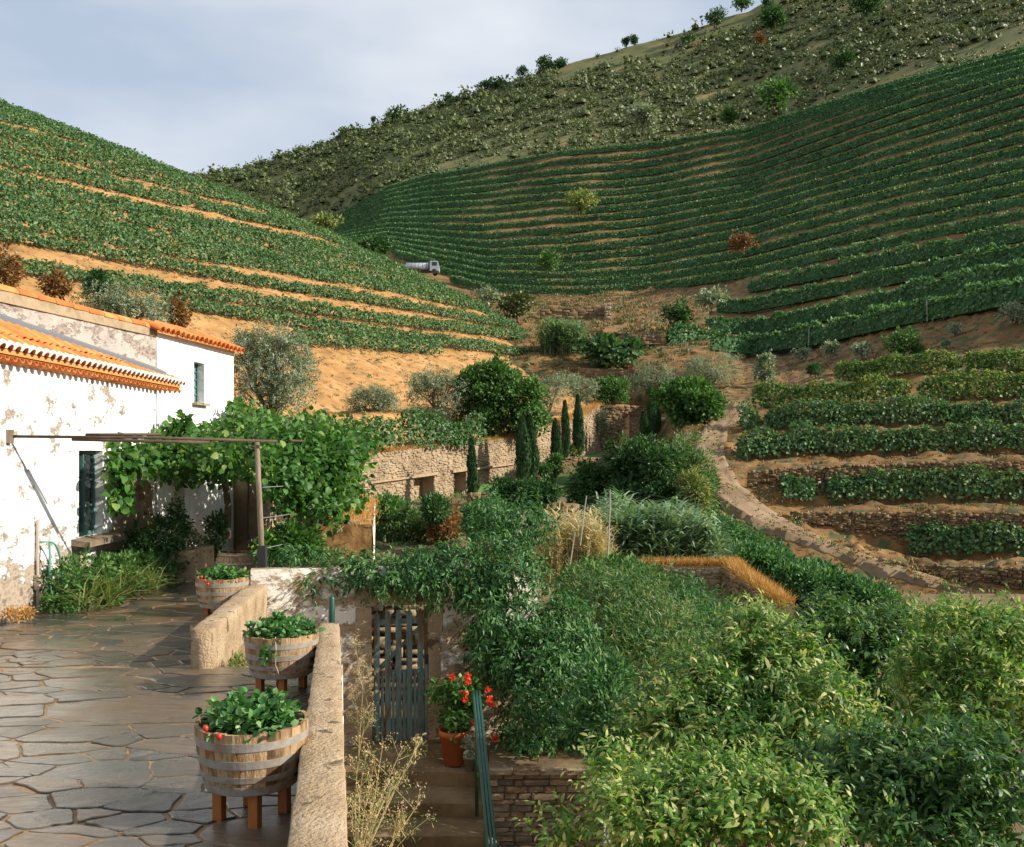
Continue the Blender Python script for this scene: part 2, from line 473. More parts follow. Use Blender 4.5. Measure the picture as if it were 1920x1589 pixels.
M['hoop'] = surf_mat('galvanised_hoop', [(0.22, 0.2, 0.17), (0.36, 0.34, 0.3), (0.27, 0.16, 0.09)], 5, [0.3, 0.5, 0.7], rough=0.5, bump=0.15, metal=0.3, spec=0.5)
M['leg'] = surf_mat('orange_wood', [(0.26, 0.085, 0.02), (0.42, 0.15, 0.035)], 3, stretch=(4, 4, 0.7), rough=0.55, bump=0.4)
M['pot'] = surf_mat('terracotta', [(0.38, 0.10, 0.03), (0.5, 0.16, 0.05)], 4, rough=0.75, bump=0.3)
M['pot_grey'] = surf_mat('grey_pot', [(0.14, 0.13, 0.11), (0.22, 0.2, 0.17)], 4, rough=0.8, bump=0.3)
M['potsoil'] = surf_mat('potting_soil', [(0.03, 0.02, 0.012), (0.07, 0.045, 0.03)], 9, bump=1)
M['bark'] = surf_mat('bark', [(0.07, 0.05, 0.035), (0.15, 0.11, 0.08), (0.2, 0.16, 0.12)], 4, stretch=(3, 3, 0.7), bump=1, bscale=14)
M['hose'] = plain_mat('hose_rubber', (0.10, 0.30, 0.25), 0.4)
M['pvc'] = plain_mat('pvc_pipe', (0.42, 0.35, 0.28), 0.5)
M['steel'] = plain_mat('steel_tank', (0.5, 0.55, 0.6), 0.35, 0.6)
M['black'] = plain_mat('black_rubber', (0.02, 0.02, 0.02), 0.7)
M['truckwhite'] = plain_mat('truck_paint', (0.34, 0.39, 0.44), 0.4)
M['red'] = plain_mat('ripe_fruit', (0.6, 0.03, 0.015), 0.35)
M['petal'] = leaf_mat('scarlet_petals', [(0.7, 0.05, 0.015), (0.8, 0.10, 0.03)], 0.3)
# foliage
M['vine'] = leaf_mat('vine_leaves', [(0.04, 0.105, 0.038), (0.068, 0.16, 0.055), (0.105, 0.21, 0.075), (0.17, 0.26, 0.095)], 0.3, pscale=0.15, pos=[0, 0.4, 0.75, 1])
M['vine_right'] = leaf_mat('vine_leaves_shade_side', [(0.03, 0.09, 0.036), (0.058, 0.155, 0.058), (0.105, 0.225, 0.088), (0.2, 0.33, 0.16)], 0.35, pscale=0.1, pos=[0, 0.4, 0.75, 1])
M['vine_yellow'] = leaf_mat('vine_leaves_turning', [(0.03, 0.09, 0.02), (0.07, 0.17, 0.035), (0.15, 0.26, 0.06), (0.33, 0.35, 0.11)], 0.35, pscale=0.22, pos=[0, 0.4, 0.75, 1])
M['grape'] = leaf_mat('pergola_leaves', [(0.025, 0.08, 0.014), (0.052, 0.15, 0.026), (0.09, 0.22, 0.042), (0.24, 0.33, 0.09)], 0.4, pscale=0.8, pos=[0, 0.45, 0.85, 1])
M['olive'] = leaf_mat('olive_leaves', [(0.09, 0.135, 0.075), (0.18, 0.235, 0.145), (0.29, 0.35, 0.24), (0.42, 0.47, 0.36)], 0.25, pscale=0.7)
M['fig'] = leaf_mat('broad_leaves', [(0.025, 0.08, 0.016), (0.05, 0.14, 0.028), (0.09, 0.2, 0.045), (0.16, 0.27, 0.08)], 0.3, pscale=0.6)
M['dark'] = leaf_mat('dark_leaves', [(0.012, 0.045, 0.014), (0.028, 0.085, 0.024), (0.05, 0.13, 0.035), (0.1, 0.19, 0.06)], 0.28, pscale=0.8)
M['cypress'] = leaf_mat('cypress_needles', [(0.015, 0.045, 0.015), (0.03, 0.08, 0.025), (0.055, 0.115, 0.04)], 0.12)
M['wisteria'] = leaf_mat('climber_leaves', [(0.017, 0.07, 0.022), (0.038, 0.13, 0.038), (0.075, 0.195, 0.055), (0.17, 0.29, 0.11)], 0.3, pscale=1.0)
M['citrus'] = leaf_mat('citrus_leaves', [(0.03, 0.095, 0.014), (0.065, 0.175, 0.026), (0.15, 0.275, 0.05), (0.5, 0.5, 0.2)], 0.42, rough=0.48, pscale=0.9, pos=[0, 0.35, 0.68, 0.93], spec=0.5)
M['citrus_light'] = leaf_mat('citrus_leaves_young', [(0.045, 0.13, 0.02), (0.10, 0.23, 0.035), (0.2, 0.34, 0.065), (0.54, 0.53, 0.22)], 0.45, rough=0.48, pscale=1.1, pos=[0, 0.35, 0.68, 0.93], spec=0.5)
M['willow'] = leaf_mat('narrow_leaves', [(0.035, 0.10, 0.03), (0.07, 0.165, 0.05), (0.12, 0.23, 0.08), (0.28, 0.28, 0.12)], 0.35, pscale=0.8)
M['reed'] = leaf_mat('reed_leaves', [(0.08, 0.18, 0.085), (0.15, 0.27, 0.14), (0.25, 0.37, 0.22), (0.42, 0.5, 0.33)], 0.3, pscale=0.6)
M['straw'] = leaf_mat('dry_reed', [(0.4, 0.3, 0.13), (0.55, 0.44, 0.23), (0.64, 0.55, 0.34), (0.26, 0.3, 0.12)], 0.25, pscale=1.2)
M['drygrass'] = leaf_mat('dry_orange_grass', [(0.36, 0.17, 0.04), (0.48, 0.25, 0.07), (0.56, 0.36, 0.14)], 0.3, pscale=1.2)
M['ochre'] = leaf_mat('rusty_leaves', [(0.09, 0.05, 0.025), (0.2, 0.10, 0.035), (0.34, 0.18, 0.05)], 0.25)
M['scrub'] = leaf_mat('scrub_leaves', [(0.045, 0.065, 0.018), (0.08, 0.11, 0.032), (0.105, 0.135, 0.042), (0.135, 0.16, 0.058)], 0.12, pscale=0.2, isl=0.3, amp=1.1)
M['weed'] = leaf_mat('weed_leaves', [(0.06, 0.12, 0.03), (0.12, 0.2, 0.05), (0.24, 0.28, 0.09), (0.36, 0.32, 0.15)], 0.35, pscale=1.5)
M['berry'] = leaf_mat('strawberry_leaves', [(0.02, 0.085, 0.02), (0.045, 0.15, 0.035), (0.08, 0.22, 0.055), (0.2, 0.33, 0.13)], 0.3, rough=0.4, pscale=2)
M['fluff'] = leaf_mat('seed_heads', [(0.40, 0.27, 0.13), (0.52, 0.40, 0.25), (0.6, 0.52, 0.4)], 0.4)

M['vine_core'] = surf_mat('vine_sun_block', [(0.03, 0.085, 0.03), (0.05, 0.125, 0.045)], 0.8, bump=1.5, bscale=6)
M['shutter'] = surf_mat('grey_shutter', [(0.16, 0.22, 0.21), (0.24, 0.3, 0.29)], 5, rough=0.6, bump=0.3)
M['citrus_dark'] = leaf_mat('citrus_leaves_shaded', [(0.018, 0.06, 0.012), (0.036, 0.11, 0.02), (0.065, 0.165, 0.03), (0.2, 0.28, 0.07)], 0.35, rough=0.42, pscale=0.9, pos=[0, 0.38, 0.74, 1], spec=0.5)  # shade on the dark trees at right put into the leaf colour
# ------------------------------------------------------------------ foliage generators
def leaf_geo(P, D, N, L, W, kind='d', curl=0.12, fold=0.12):
    n = len(P)
    D = norm(D)
    S = norm(np.cross(D, N))
    N = np.cross(S, D)
    L = np.broadcast_to(np.asarray(L, float), (n,))[:, None]
    W = np.broadcast_to(np.asarray(W, float), (n,))[:, None]
    if kind == 'd':
        V = np.stack([P, P + D * L * .45 + S * W * .5 + N * W * fold, P + D * L - N * L * curl, P + D * L * .45 - S * W * .5 + N * W * fold], 1)
        F_ = np.array([[0, 1, 2], [0, 2, 3]])
    elif kind == 'r':     # rounded leaf with a folded midrib
        V = np.stack([P, P + D * L * .28 + S * W * .42 + N * W * fold, P + D * L * .68 + S * W * .40 + N * W * fold - N * L * curl * .4,
                      P + D * L - N * L * curl, P + D * L * .68 - S * W * .40 + N * W * fold - N * L * curl * .4,
                      P + D * L * .28 - S * W * .42 + N * W * fold, P + D * L * .5], 1)
        F_ = np.array([[6, 0, 1], [6, 1, 2], [6, 2, 3], [6, 3, 4], [6, 4, 5], [6, 5, 0]])
    elif kind == 'c':     # lance leaf, four faces
        V = np.stack([P, P + D * L * .3 + S * W * .45 + N * W * fold, P + D * L * .66 + S * W * .38 + N * W * fold - N * L * curl * .35,
                      P + D * L - N * L * curl, P + D * L * .66 - S * W * .38 - N * L * curl * .35, P + D * L * .3 - S * W * .45], 1)
        F_ = np.array([[0, 1, 5], [1, 2, 5], [2, 4, 5], [2, 3, 4]])
    else:                 # 's': long strap that bends over
        V = np.stack([P - S * W * .5, P + S * W * .5, P + D * L * .5 + S * W * .4 - N * L * curl * .25, P + D * L * .5 - S * W * .4 - N * L * curl * .25,
                      P + D * L - N * L * curl], 1)
        F_ = np.array([[0, 1, 2], [0, 2, 3], [3, 2, 4]])
    k = V.shape[1]
    Fc = (F_[None] + (np.arange(n) * k)[:, None, None]).reshape(-1, 3)
    return V.reshape(-1, 3), Fc

def cat_geo(gs):
    Vs, Fs, o = [], [], 0
    for V, Fc in gs:
        Vs.append(V); Fs.append(Fc + o); o += len(V)
    return np.concatenate(Vs), np.concatenate(Fs)

def rdir(n, r):
    return norm(r.normal(size=(n, 3)))

def B(px, py, Y, rw, rh, rd):
    c = at(px, py, Y)
    return (c[0], c[1], c[2], rw / F * Y, rd, rh / F * Y)

def crown_geo(blobs, n_clump, m, L, W, spread, seed, kind='d', shell=0.45, lump=0.3, out=0.6, up=0.15, droop=0.0, curl=0.12, nup=0.6, zflat=0.0, rad_=0.6, rnd_=0.45, twig=0.0):
    r = np.random.default_rng(seed)
    bl = np.array(blobs, float)
    w = (bl[:, 3] * bl[:, 4] * bl[:, 5]) ** 0.7
    idx = r.choice(len(bl), n_clump, p=w / w.sum())
    d = rdir(n_clump, r)
    rad = shell + (1 - shell) * r.random(n_clump) ** 0.6
    lum = 1 + lump * 2 * (vnoise(d * 2.3 + idx[:, None] * 7.1 + seed, seed) - 0.5)
    c = bl[idx, :3] + d * bl[idx, 3:6] * (rad * lum)[:, None]
    o = norm(d / bl[idx, 3:6])
    c = np.repeat(c, m, 0); o = np.repeat(o, m, 0)
    n = len(c)
    off = rdir(n, r) * (spread * r.random(n) ** 0.5)[:, None]
    off[:, 2] *= (1 - zflat)
    P = c + off
    D = norm(o * out + norm(off) * rad_ + rdir(n, r) * rnd_ + np.array([0, 0, up - droop]))
    Nn = norm(np.array([0, 0, nup]) + o * 0.5 + rdir(n, r) * 0.55)
    sz = r.uniform(0.7, 1.25, n)
    if twig:      # leaves set along short twigs instead of in balls
        T = norm(o[::m] * max(out, .3) + rdir(n_clump, r) * .75 + np.array([0, 0, up - droop]))
        T = np.repeat(T, m, 0)
        u = np.tile(np.linspace(0, 1, m), n_clump)
        tl = np.repeat(twig * r.uniform(.6, 1.4, n_clump), m)
        P = c + T * (tl * u)[:, None] + rdir(n, r) * spread * .25 - np.array([0, 0, 1.]) * (tl * u * u * .35 * (droop + .3 - up * .5))[:, None]
        sd_ = norm(np.cross(T, rdir(n, r)))
        D = norm(T * (.35 + .5 * u)[:, None] + sd_ * .8 + np.array([0, 0, -.12 - droop * .5]))
        Nn = norm(np.array([0, 0, nup + .3]) + o * .4 + rdir(n, r) * .45)
        sz = sz * (1.12 - .35 * u) * np.repeat(r.uniform(.75, 1.25, n_clump), m)
    return leaf_geo(P, D, Nn, L * sz, W * sz, kind, curl)

def limbs(base, blobs, r0, seed, lift=0.35):
    rr = random.Random(seed)
    mb = MB()
    base = np.asarray(base, float)
    cs = np.array([b[:3] for b in blobs])
    top = cs.mean(0)
    fork = base + (top - base) * lift
    fork[2] = base[2] + (top[2] - base[2]) * lift
    mb.tube([base - np.array([0, 0, .15]), base + (fork - base) * .5 + np.array([rr.uniform(-.5, .5) * r0, rr.uniform(-.5, .5) * r0, 0]), fork], [r0 * 1.25, r0, r0 * .8], 8)
    for b in blobs:
        c = np.array(b[:3]); 
        mid = fork + (c - fork) * .5 + np.array([rr.uniform(-.1, .1), rr.uniform(-.1, .1), rr.uniform(0, .1)]) * np.linalg.norm(c - fork)
        mb.tube([fork, mid, c], [r0 * .55, r0 * .36, r0 * .12], 6)
        for k in range(3):
            e = c + np.array([rr.uniform(-1, 1) * b[3], rr.uniform(-1, 1) * b[4], rr.uniform(-.3, 1) * b[5]]) * .75
            mb.tube([mid, (mid + e) / 2 + np.array([0, 0, .05]), e], [r0 * .25, r0 * .15, r0 * .05], 5)
    return mb

def sub_blobs(blobs, seed, k=2, s=.46):
    r = np.random.default_rng(seed + 999); out = []
    for b in blobs:
        b = np.array(b, float); out.append(b)
        for _ in range(k):
            d = norm(r.normal(size=3)); d[2] = abs(d[2]) * .9 - .1
            q = b.copy(); q[:3] = b[:3] + d * b[3:6] * r.uniform(.75, 1.05); q[3:6] = b[3:6] * s * r.uniform(.7, 1.2)
            out.append(q)
    return out

def plant(name, label, cat, base, blobs, mat, n, m, L, W, spread, seed, trunk=0.0, group=None, tmat='bark', lift=0.35, subk=2, **kw):
    t = thing(name, base, label, cat, group)
    V, Fc = crown_geo(sub_blobs(blobs, seed, subk), n, m, L, W, spread, seed, **kw)
    mk('crown' if trunk else 'foliage', V, Fc, M[mat], t)
    if trunk:
        limbs(base, blobs, trunk, seed, lift).build('trunk', M[tmat], t, smooth=True)
    return t

def polyline(pts, step):
    pts = np.asarray(pts, float)
    seg = np.linalg.norm(np.diff(pts, axis=0), axis=1)
    s = np.concatenate([[0], np.cumsum(seg)])
    q = np.arange(0, s[-1], step)
    return np.stack([np.interp(q, s, pts[:, k]) for k in range(pts.shape[1])], 1), s[-1]

def vine_row(pts, label, group, mat, h, t, dens, L, seed, posts=0.0, h0=0.3, kind='d', name='vine_row', gaps=0.0, ph=None, align=0.8, rnd=0.5, broad=0.0, even=False, core=0.0):
    r = np.random.default_rng(seed)
    base = np.asarray(pts[0], float)
    th = thing(name, base, label, 'vine row', group)
    q, ln = polyline(pts, 0.05)
    n = int(ln * dens)
    i = r.integers(0, len(q), n)
    # bushes of uneven height and thickness along the wire
    s = i * 0.05
    lum = fbm(np.stack([s * 0.8, np.full(n, seed * 3.7), np.zeros(n)], 1), seed, 3)
    if broad:
        bn = fbm(q[i] * np.array([.06, .06, .12]), 91, 3)
        lum = lum - broad * np.clip((bn - .5) * 4, -0.5, 1)
    if gaps:
        keep = r.random(n) < np.clip((lum - gaps) * 9, 0.05, 1)
        i, s, lum, n = i[keep], s[keep], lum[keep], int(keep.sum())
    hh = h * ((0.9 + 0.25 * lum) if even else (0.6 + 0.75 * lum))
    v = r.random(n) ** 0.8
    d = np.gradient(q, axis=0)[i]; d = norm(d)
    side = np.stack([d[:, 1], -d[:, 0], np.zeros(n)], 1)
    cr = r.uniform(-1, 1, n) * t * (1.15 - 0.5 * v) * (0.7 + 0.6 * lum)
    P = q[i] + side * cr[:, None] + np.stack([np.zeros(n), np.zeros(n), h0 + (hh - h0) * v], 1)
    o = norm(side * np.sign(cr)[:, None] * 0.7 + np.array([0, 0, 0.5]) * v[:, None])
    D = norm(o * 0.5 + rdir(n, r) * 0.8 + np.array([0, 0, -0.25]))
    topw = np.clip((v - .72) * 5, 0, 1)[:, None]
    if core:
        tp = r.random(n) < .3      # shoots standing up along the wire
        P[tp, 2] = q[i[tp], 2] + hh[tp] * r.uniform(.86, 1.12, tp.sum())
        P[tp] = P[tp] - side[tp] * (cr[tp] * .5)[:, None]
        D[tp] = norm(rdir(int(tp.sum()), r) * .7 + np.array([0, 0, .8]))
    Nn = norm(norm(side * np.sign(cr)[:, None] * (1 - topw) + np.array([0, 0, 1.0]) * topw) * align * 1.2 + np.array([0, 0, 0.25]) * (align < 1) + rdir(n, r) * rnd)
    if core:
        Nn[tp] = rdir(int(tp.sum()), r)
    sz = r.uniform(0.7, 1.3, n)
    V, Fc = leaf_geo(P, D, Nn, L * sz, L * 0.85 * sz, kind)
    mk('foliage', V, Fc, M[mat], th)
    if core:  # solid core added so the row's near side stays out of the sun
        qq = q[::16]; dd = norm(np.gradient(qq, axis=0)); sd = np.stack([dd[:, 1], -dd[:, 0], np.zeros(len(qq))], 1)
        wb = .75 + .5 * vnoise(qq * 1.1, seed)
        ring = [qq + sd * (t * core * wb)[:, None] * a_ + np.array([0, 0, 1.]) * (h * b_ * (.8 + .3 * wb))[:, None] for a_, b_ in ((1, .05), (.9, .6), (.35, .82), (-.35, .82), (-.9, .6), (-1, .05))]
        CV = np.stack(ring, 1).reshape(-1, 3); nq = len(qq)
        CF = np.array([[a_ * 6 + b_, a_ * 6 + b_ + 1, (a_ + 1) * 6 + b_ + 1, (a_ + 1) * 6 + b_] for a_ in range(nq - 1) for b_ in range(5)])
        mk('sun_block_core', CV, CF, M['vine_core'], th)
    if posts:
        pm = None
        k = 0.5
        while k < ln:
            p = q[min(int(k / 0.05), len(q) - 1)]
            if pm is None:
                o_ = MB().tube([p, p + np.array([0.02, 0, ph or h * 0.95])], 0.045, 5).build('post', M['postwood'], th)
                pm = (o_, p)
            else:
                inst('post', pm[0].data, th, p - pm[1] + origin_of(th), (r.uniform(-.08, .08), r.uniform(-.06, .06), r.uniform(0, 3)))
            k += posts * r.uniform(0.8, 1.2)
    return th

M['postwood'] = plain_mat('vine_post', (0.32, 0.30, 0.27), 0.8)
ORD = ['first', 'second', 'third', 'fourth', 'fifth', 'sixth', 'seventh', 'eighth', 'ninth', 'tenth', 'eleventh', 'twelfth', 'thirteenth',
       'fourteenth', 'fifteenth', 'sixteenth', 'seventeenth', 'eighteenth', 'nineteenth', 'twentieth', 'twenty-first', 'twenty-second']

# ------------------------------------------------------------------ land patches
class Patch:
    """terrain from profile columns; each column is a list of (py, Y) survey points"""
    def __init__(s, cols):
        s.px = np.array(sorted(cols), float)
        s.c = np.array([cols[p] for p in sorted(cols)], float)      # (ncol, nk, 2)
    def prof(s, px):
        out = np.empty((s.c.shape[1], 2))
        for k in range(s.c.shape[1]):
            out[k, 0] = np.interp(px, s.px, s.c[:, k, 0]); out[k, 1] = np.interp(px, s.px, s.c[:, k, 1])
        return out
    def k_at(s, px, kf):
        p = s.prof(px); k = np.arange(len(p))
        return at(px, np.interp(kf, k, p[:, 0]), np.interp(kf, k, p[:, 1]))
    def drape(s, px, py):
        p = s.prof(px)
        o = np.argsort(p[:, 0])
        return at(px, py, np.interp(py, p[o, 0], p[o, 1]))
    def grid(s, nx, sub, amp=0.0, nscale=0.3, seed=0, x0=None, x1=None, smooth_k=False):
        xs = np.linspace(x0 or s.px[0], x1 or s.px[-1], nx)
        nk = s.c.shape[1]
        ks = np.linspace(0, nk - 1, (nk - 1) * sub + 1)
        V = np.empty((nx, len(ks), 3))
        for i, x in enumerate(xs):
            p = s.prof(x)
            py = np.interp(ks, np.arange(nk), p[:, 0]); Y = np.interp(ks, np.arange(nk), p[:, 1])
            V[i] = np.stack([(x - HX) / F * Y, Y, (HY - py) / F * Y], 1)
        V = V.reshape(-1, 3)
        if amp:
            V[:, 2] += amp * 2 * (fbm(V * nscale, seed, 4) - 0.5)
            V[:, 1] += amp * 1.2 * (fbm(V * nscale + 31, seed + 5, 4) - 0.5)
        m = len(ks)
        a = (np.arange(nx - 1)[:, None] * m + np.arange(m - 1)[None]).ravel()
        Fc = np.stack([a, a + m, a + m + 1, a + 1], 1)
        return V, Fc

g = mk('ground', np.array([[-2500, -500, -9], [2500, -500, -9], [2500, 2600, -9], [-2500, 2600, -9]], float), np.array([[0, 1, 2, 3]]), M['earth'])
tag(g, 'dark earth ground under the whole valley', None, kind='structure')

# --- left hillside: one long slope whose level terraces run away to the right, ending in a spur
dB = np.array([.63, .777]); nB = np.array([-.777, .63])
def hill_u(X, Y): return (X + 35.2) * nB[0] + (Y - 66) * nB[1]
RP = np.array([-400, 0, 350, 560, 750, 930, 1045, 1140]); RY = np.array([92, 100, 106, 109, 108, 106, 96, 86])
def wall_q(X, Y): return (np.interp(Y, [30, 50, 70, 77, 83, 84, 95, 130], [-17.9, -7.5, 2.9, 5.65, 7.56, 12, 12, 12]) - X) * .887
def wall_s(X, Y): return (Y - 50) / .887 - .2 * wall_q(X, Y)
def wall_top(s): return np.interp(s, [-20, 0, 22.5, 37], [-1.2, -.05, 1.95, 4.1])
def left_z(X, Y):
    z = 14.5 + .577 * hill_u(X, Y)
    px = HX + F * X / Y
    yr = np.interp(px, RP, RY)
    e = np.maximum(0, Y - yr)
    z = z - 0.018 * e ** 2
    q = wall_q(X, Y); s = wall_s(X, Y)
    tz = wall_top(s) + np.interp(q, [0, 4.2, 4.9, 7, 20], [0, .15, 1.5, 1.6, 2.0])
    z = np.where(Y < yr, np.maximum(z, np.where(q > .9, tz, -7.0)), z)
    return np.where(q < .85, np.minimum(z, -7.0), z)
pxs = np.linspace(-420, 1180, 210); Ys = np.concatenate([np.linspace(36, 60, 36), np.linspace(60.5, 170, 90)])
PX, YY = np.meshgrid(pxs, Ys, indexing='ij')
XX = (PX - HX) / F * YY
ZZ = left_z(XX, YY)
V = np.stack([XX, YY, ZZ], -1).reshape(-1, 3)
V[:, 2] += 0.9 * (fbm(V * 0.35, 3, 4) - 0.5)
m = len(Ys); a = (np.arange(len(pxs) - 1)[:, None] * m + np.arange(m - 1)[None]).ravel()
o = mk('left_hillside', V, np.stack([a, a + m, a + m + 1, a + 1], 1), M['soil'], smooth=True)
tag(o, 'sunlit orange hillside on the left carrying vine terraces', kind='structure')

def left_row_pts(u, px0, px1, dz=0.0, n=60):
    v0, v1 = -80, 160
    vs_ = np.linspace(v0, v1, 500)
    X = -35.2 + nB[0] * u + dB[0] * vs_; Y = 66 + nB[1] * u + dB[1] * vs_
    ok = Y > 20
    X, Y = X[ok], Y[ok]
    px = HX + F * X / Y
    yr = np.interp(px, RP, RY)
    ok = (px >= px0) & (px <= px1) & (Y < yr + 10)
    X, Y = X[ok], Y[ok]
    if len(X) < 4: return None
    wob = 0.35 * np.sin(X * 0.11 + u) + 0.2 * np.sin(X * 0.31 + 2 * u)
    X = X + nB[0] * wob; Y = Y + nB[1] * wob
    return np.stack([X, Y, left_z(X, Y) + dz], 1)

lrows = [(-10.9, 545, 840), (-8.3, 300, 1060), (-5.0, -40, 1050), (-0.7, -60, 1050)]
for uu in (3.2, 5.3, 7.4, 9.5, 11.6, 13.7, 17.6, 19.7, 23.6, 27.5, 29.6, 33.5, 35.6, 37.7, 39.8, 41.9, 44):
    lrows.append((uu, -60, 1100))
for k, (u, p0, p1) in enumerate(lrows):
    pts = left_row_pts(u, p0, p1)
    if pts is None: continue
    nm = ORD[k]
    low = k < 4
    vine_row(pts, 'vine row on the sunlit left hillside, %s row counted up from the olive trees' % nm, 'vine rows on the left hillside', 'vine',
             (1.2 if low else 1.02) * (1.25 if k == 0 else 1), 0.55, 165 if low else 122, 0.22 if low else 0.245, 100 + k, posts=7.0 if low else 0, gaps=0.0 if low else 0.13, broad=0.0 if low else 0.1, align=1.0, rnd=.4, h0=0.3 if low else 0.1)

# --- right hillside: vineyard below, scrub above
cols = {
 330: [(700, 125), (560, 235), (455, 325), (395, 360), (334, 400), (420, 560)],
 450: [(690, 122), (545, 225), (440, 312), (380, 350), (320, 395), (410, 560)],
 560: [(680, 120), (520, 212), (425, 300), (355, 340), (285, 385), (390, 550)],
 640: [(670, 118), (485, 200), (408, 285), (330, 330), (257, 380), (380, 540)],
 730: [(665, 116), (500, 180), (357, 256), (290, 315), (227, 375), (360, 530)],
 800: [(660, 114), (525, 165), (337, 247), (270, 308), (207, 370), (350, 520)],
 914: [(655, 110), (555, 155), (316, 236), (240, 300), (170, 360), (330, 510)],
 1056: [(650, 104), (560, 153), (291, 226), (205, 290), (122, 350), (300, 500)],
 1233: [(648, 99), (548, 150), (278, 220), (172, 280), (75, 345), (270, 490)],
 1407: [(668, 104), (522, 137), (252, 211), (130, 272), (19, 340), (240, 480)],
 1527: [(650, 98), (497, 128), (213, 198), (85, 262), (-33, 335), (200, 480)],
 1698: [(612, 84), (466, 117), (158, 182), (25, 250), (-103, 330), (150, 470)],
 1920: [(572, 71), (425, 106), (98, 168), (-50, 240), (-193, 320), (100, 460)],
 2020: [(556, 67), (408, 102), (75, 162), (-80, 235), (-232, 315), (80, 455)]}
RH = Patch(cols)
V, Fc = RH.grid(240, 26, 0.9, 0.12, 4)
ncol, nk = 240, 26 * 5 + 1
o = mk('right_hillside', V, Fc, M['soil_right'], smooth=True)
o.data.materials.append(M['scrubground'])
mi = np.zeros(len(Fc), dtype=np.int32)
kk = np.tile(np.arange(nk - 1), ncol - 1)
mi[kk >= 26 * 2 + 2] = 1
o.data.polygons.foreach_set("material_index", mi)
tag(o, 'big right hillside with vineyard terraces below and scrub above', kind='structure')
def rh_pts(kf, px0, px1, n=120, amp=0.02):
    xs = np.linspace(px0, px1, n)
    wp = lambda x: 2 - (2 - kf) ** (1 + .4 * min(max((x - 1150) / 750, 0), 1)) if 1 < kf < 2 else kf
    P = np.array([RH.k_at(x, wp(x) + amp * math.sin(x * .006 + kf * 9) * (1 if kf > 1 else .4)) for x in xs])
    return P
NR = 17
for k in range(NR):
    kf = 2.0 - k / (NR - 1) * 0.985
    p0 = 605 if k < 12 else [640, 700, 740, 800, 845][k - 12]
    pts = rh_pts(kf, p0, 2000, amp=0.012)
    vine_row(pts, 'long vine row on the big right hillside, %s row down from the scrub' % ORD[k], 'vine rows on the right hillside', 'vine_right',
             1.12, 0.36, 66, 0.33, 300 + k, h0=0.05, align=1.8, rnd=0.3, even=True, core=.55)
for k, (kf, p0, ph, nm) in enumerate([(0.80, 1405, 1.55, 'starting beside a bare bank'), (0.55, 1345, 1.55, 'starting beside a pale bush'), (0.27, 1325, 1.6, 'ending on a rounded bank'), (0.0, 1252, 1.7, 'lowest, above the bare slope with small olives')]):
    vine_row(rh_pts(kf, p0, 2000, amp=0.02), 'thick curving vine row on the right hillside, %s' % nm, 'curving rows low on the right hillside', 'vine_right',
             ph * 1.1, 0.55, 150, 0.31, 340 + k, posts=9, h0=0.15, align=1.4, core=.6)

# --- valley bottom between the two hills
VP = Patch({
 820: [(800, 86), (750, 88), (705, 92), (690, 93), (655, 99), (612, 110), (595, 122), (556, 152)],
 960: [(800, 86), (748, 88), (702, 92), (688, 93), (650, 100), (612, 112), (592, 124), (552, 152)],
 1100: [(790, 86), (745, 88), (702, 92), (688, 93), (652, 100), (618, 112), (600, 122), (552, 150)],
 1220: [(790, 86), (742, 88), (706, 91), (690, 92), (660, 98), (628, 104), (605, 116), (545, 148)],
 1330: [(790, 66), (752, 70), (720, 78), (705, 82), (675, 92), (650, 98), (625, 106), (560, 130)]})
V, Fc = VP.grid(90, 10, 0.7, 0.4, 8)
o = mk('valley_floor', V, Fc, M['soil_right'], smooth=True)
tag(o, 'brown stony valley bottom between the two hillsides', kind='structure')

# --- stepped terraces on the right and the path below them
RT = Patch({
 1236: [(1400, 34), (1150, 44), (1120, 46), (1090, 47), (1060, 48), (1040, 49.5), (1010, 51.5), (985, 53.5), (960, 56), (940, 58), (915, 60.5), (890, 63.5), (850, 74), (700, 96)],
 1280: [(1300, 34), (1010, 44), (985, 46), (965, 47), (945, 48), (925, 49.5), (895, 51.5), (870, 53.5), (845, 56), (825, 58), (805, 60.5), (790, 63.5), (770, 72), (655, 98)],
 1330: [(1300, 34), (1000, 45), (980, 46.5), (960, 47.6), (940, 49), (920, 50), (890, 52), (865, 54), (840, 56.5), (820, 58.5), (795, 61), (775, 64), (750, 70), (660, 100)],
 1400: [(1300, 35), (975, 47.5), (965, 48), (955, 48.6), (940, 49.4), (930, 50), (885, 52.5), (865, 54.5), (825, 57), (812, 59), (790, 60.5), (770, 63), (745, 70), (672, 104)],
 1500: [(1300, 35), (1015, 46), (1005, 46.6), (995, 47.2), (960, 48.5), (947, 50.5), (876, 51.4), (857, 55), (815, 56), (805, 58), (776, 59), (765, 62), (730, 67), (660, 101)],
 1700: [(1300, 35), (1085, 43), (1056, 44.1), (1046, 46.5), (960, 47.3), (945, 50.5), (868, 51.2), (852, 54.5), (811, 55.2), (800, 57.5), (766, 58.2), (757, 61), (705, 65), (611, 84)],
 1920: [(1300, 35), (1150, 40), (1062, 41.5), (1050, 45), (960, 45.8), (946, 49.5), (864, 50.1), (850, 53.5), (809, 54), (800, 56.5), (762, 57), (752, 60), (700, 63), (572, 71)],
 2020: [(1300, 35), (1160, 39.5), (1062, 41.2), (1050, 45), (960, 45.8), (946, 49.5), (864, 50.1), (850, 53.5), (809, 54), (800, 56.5), (762, 57), (752, 60), (700, 63), (556, 67)]})
for_top = np.stack([RT.c[:, -1, 0] - 20, RT.c[:, -1, 1] + 14], 1)[:, None]
RT.c = np.concatenate([RT.c, for_top], 1)
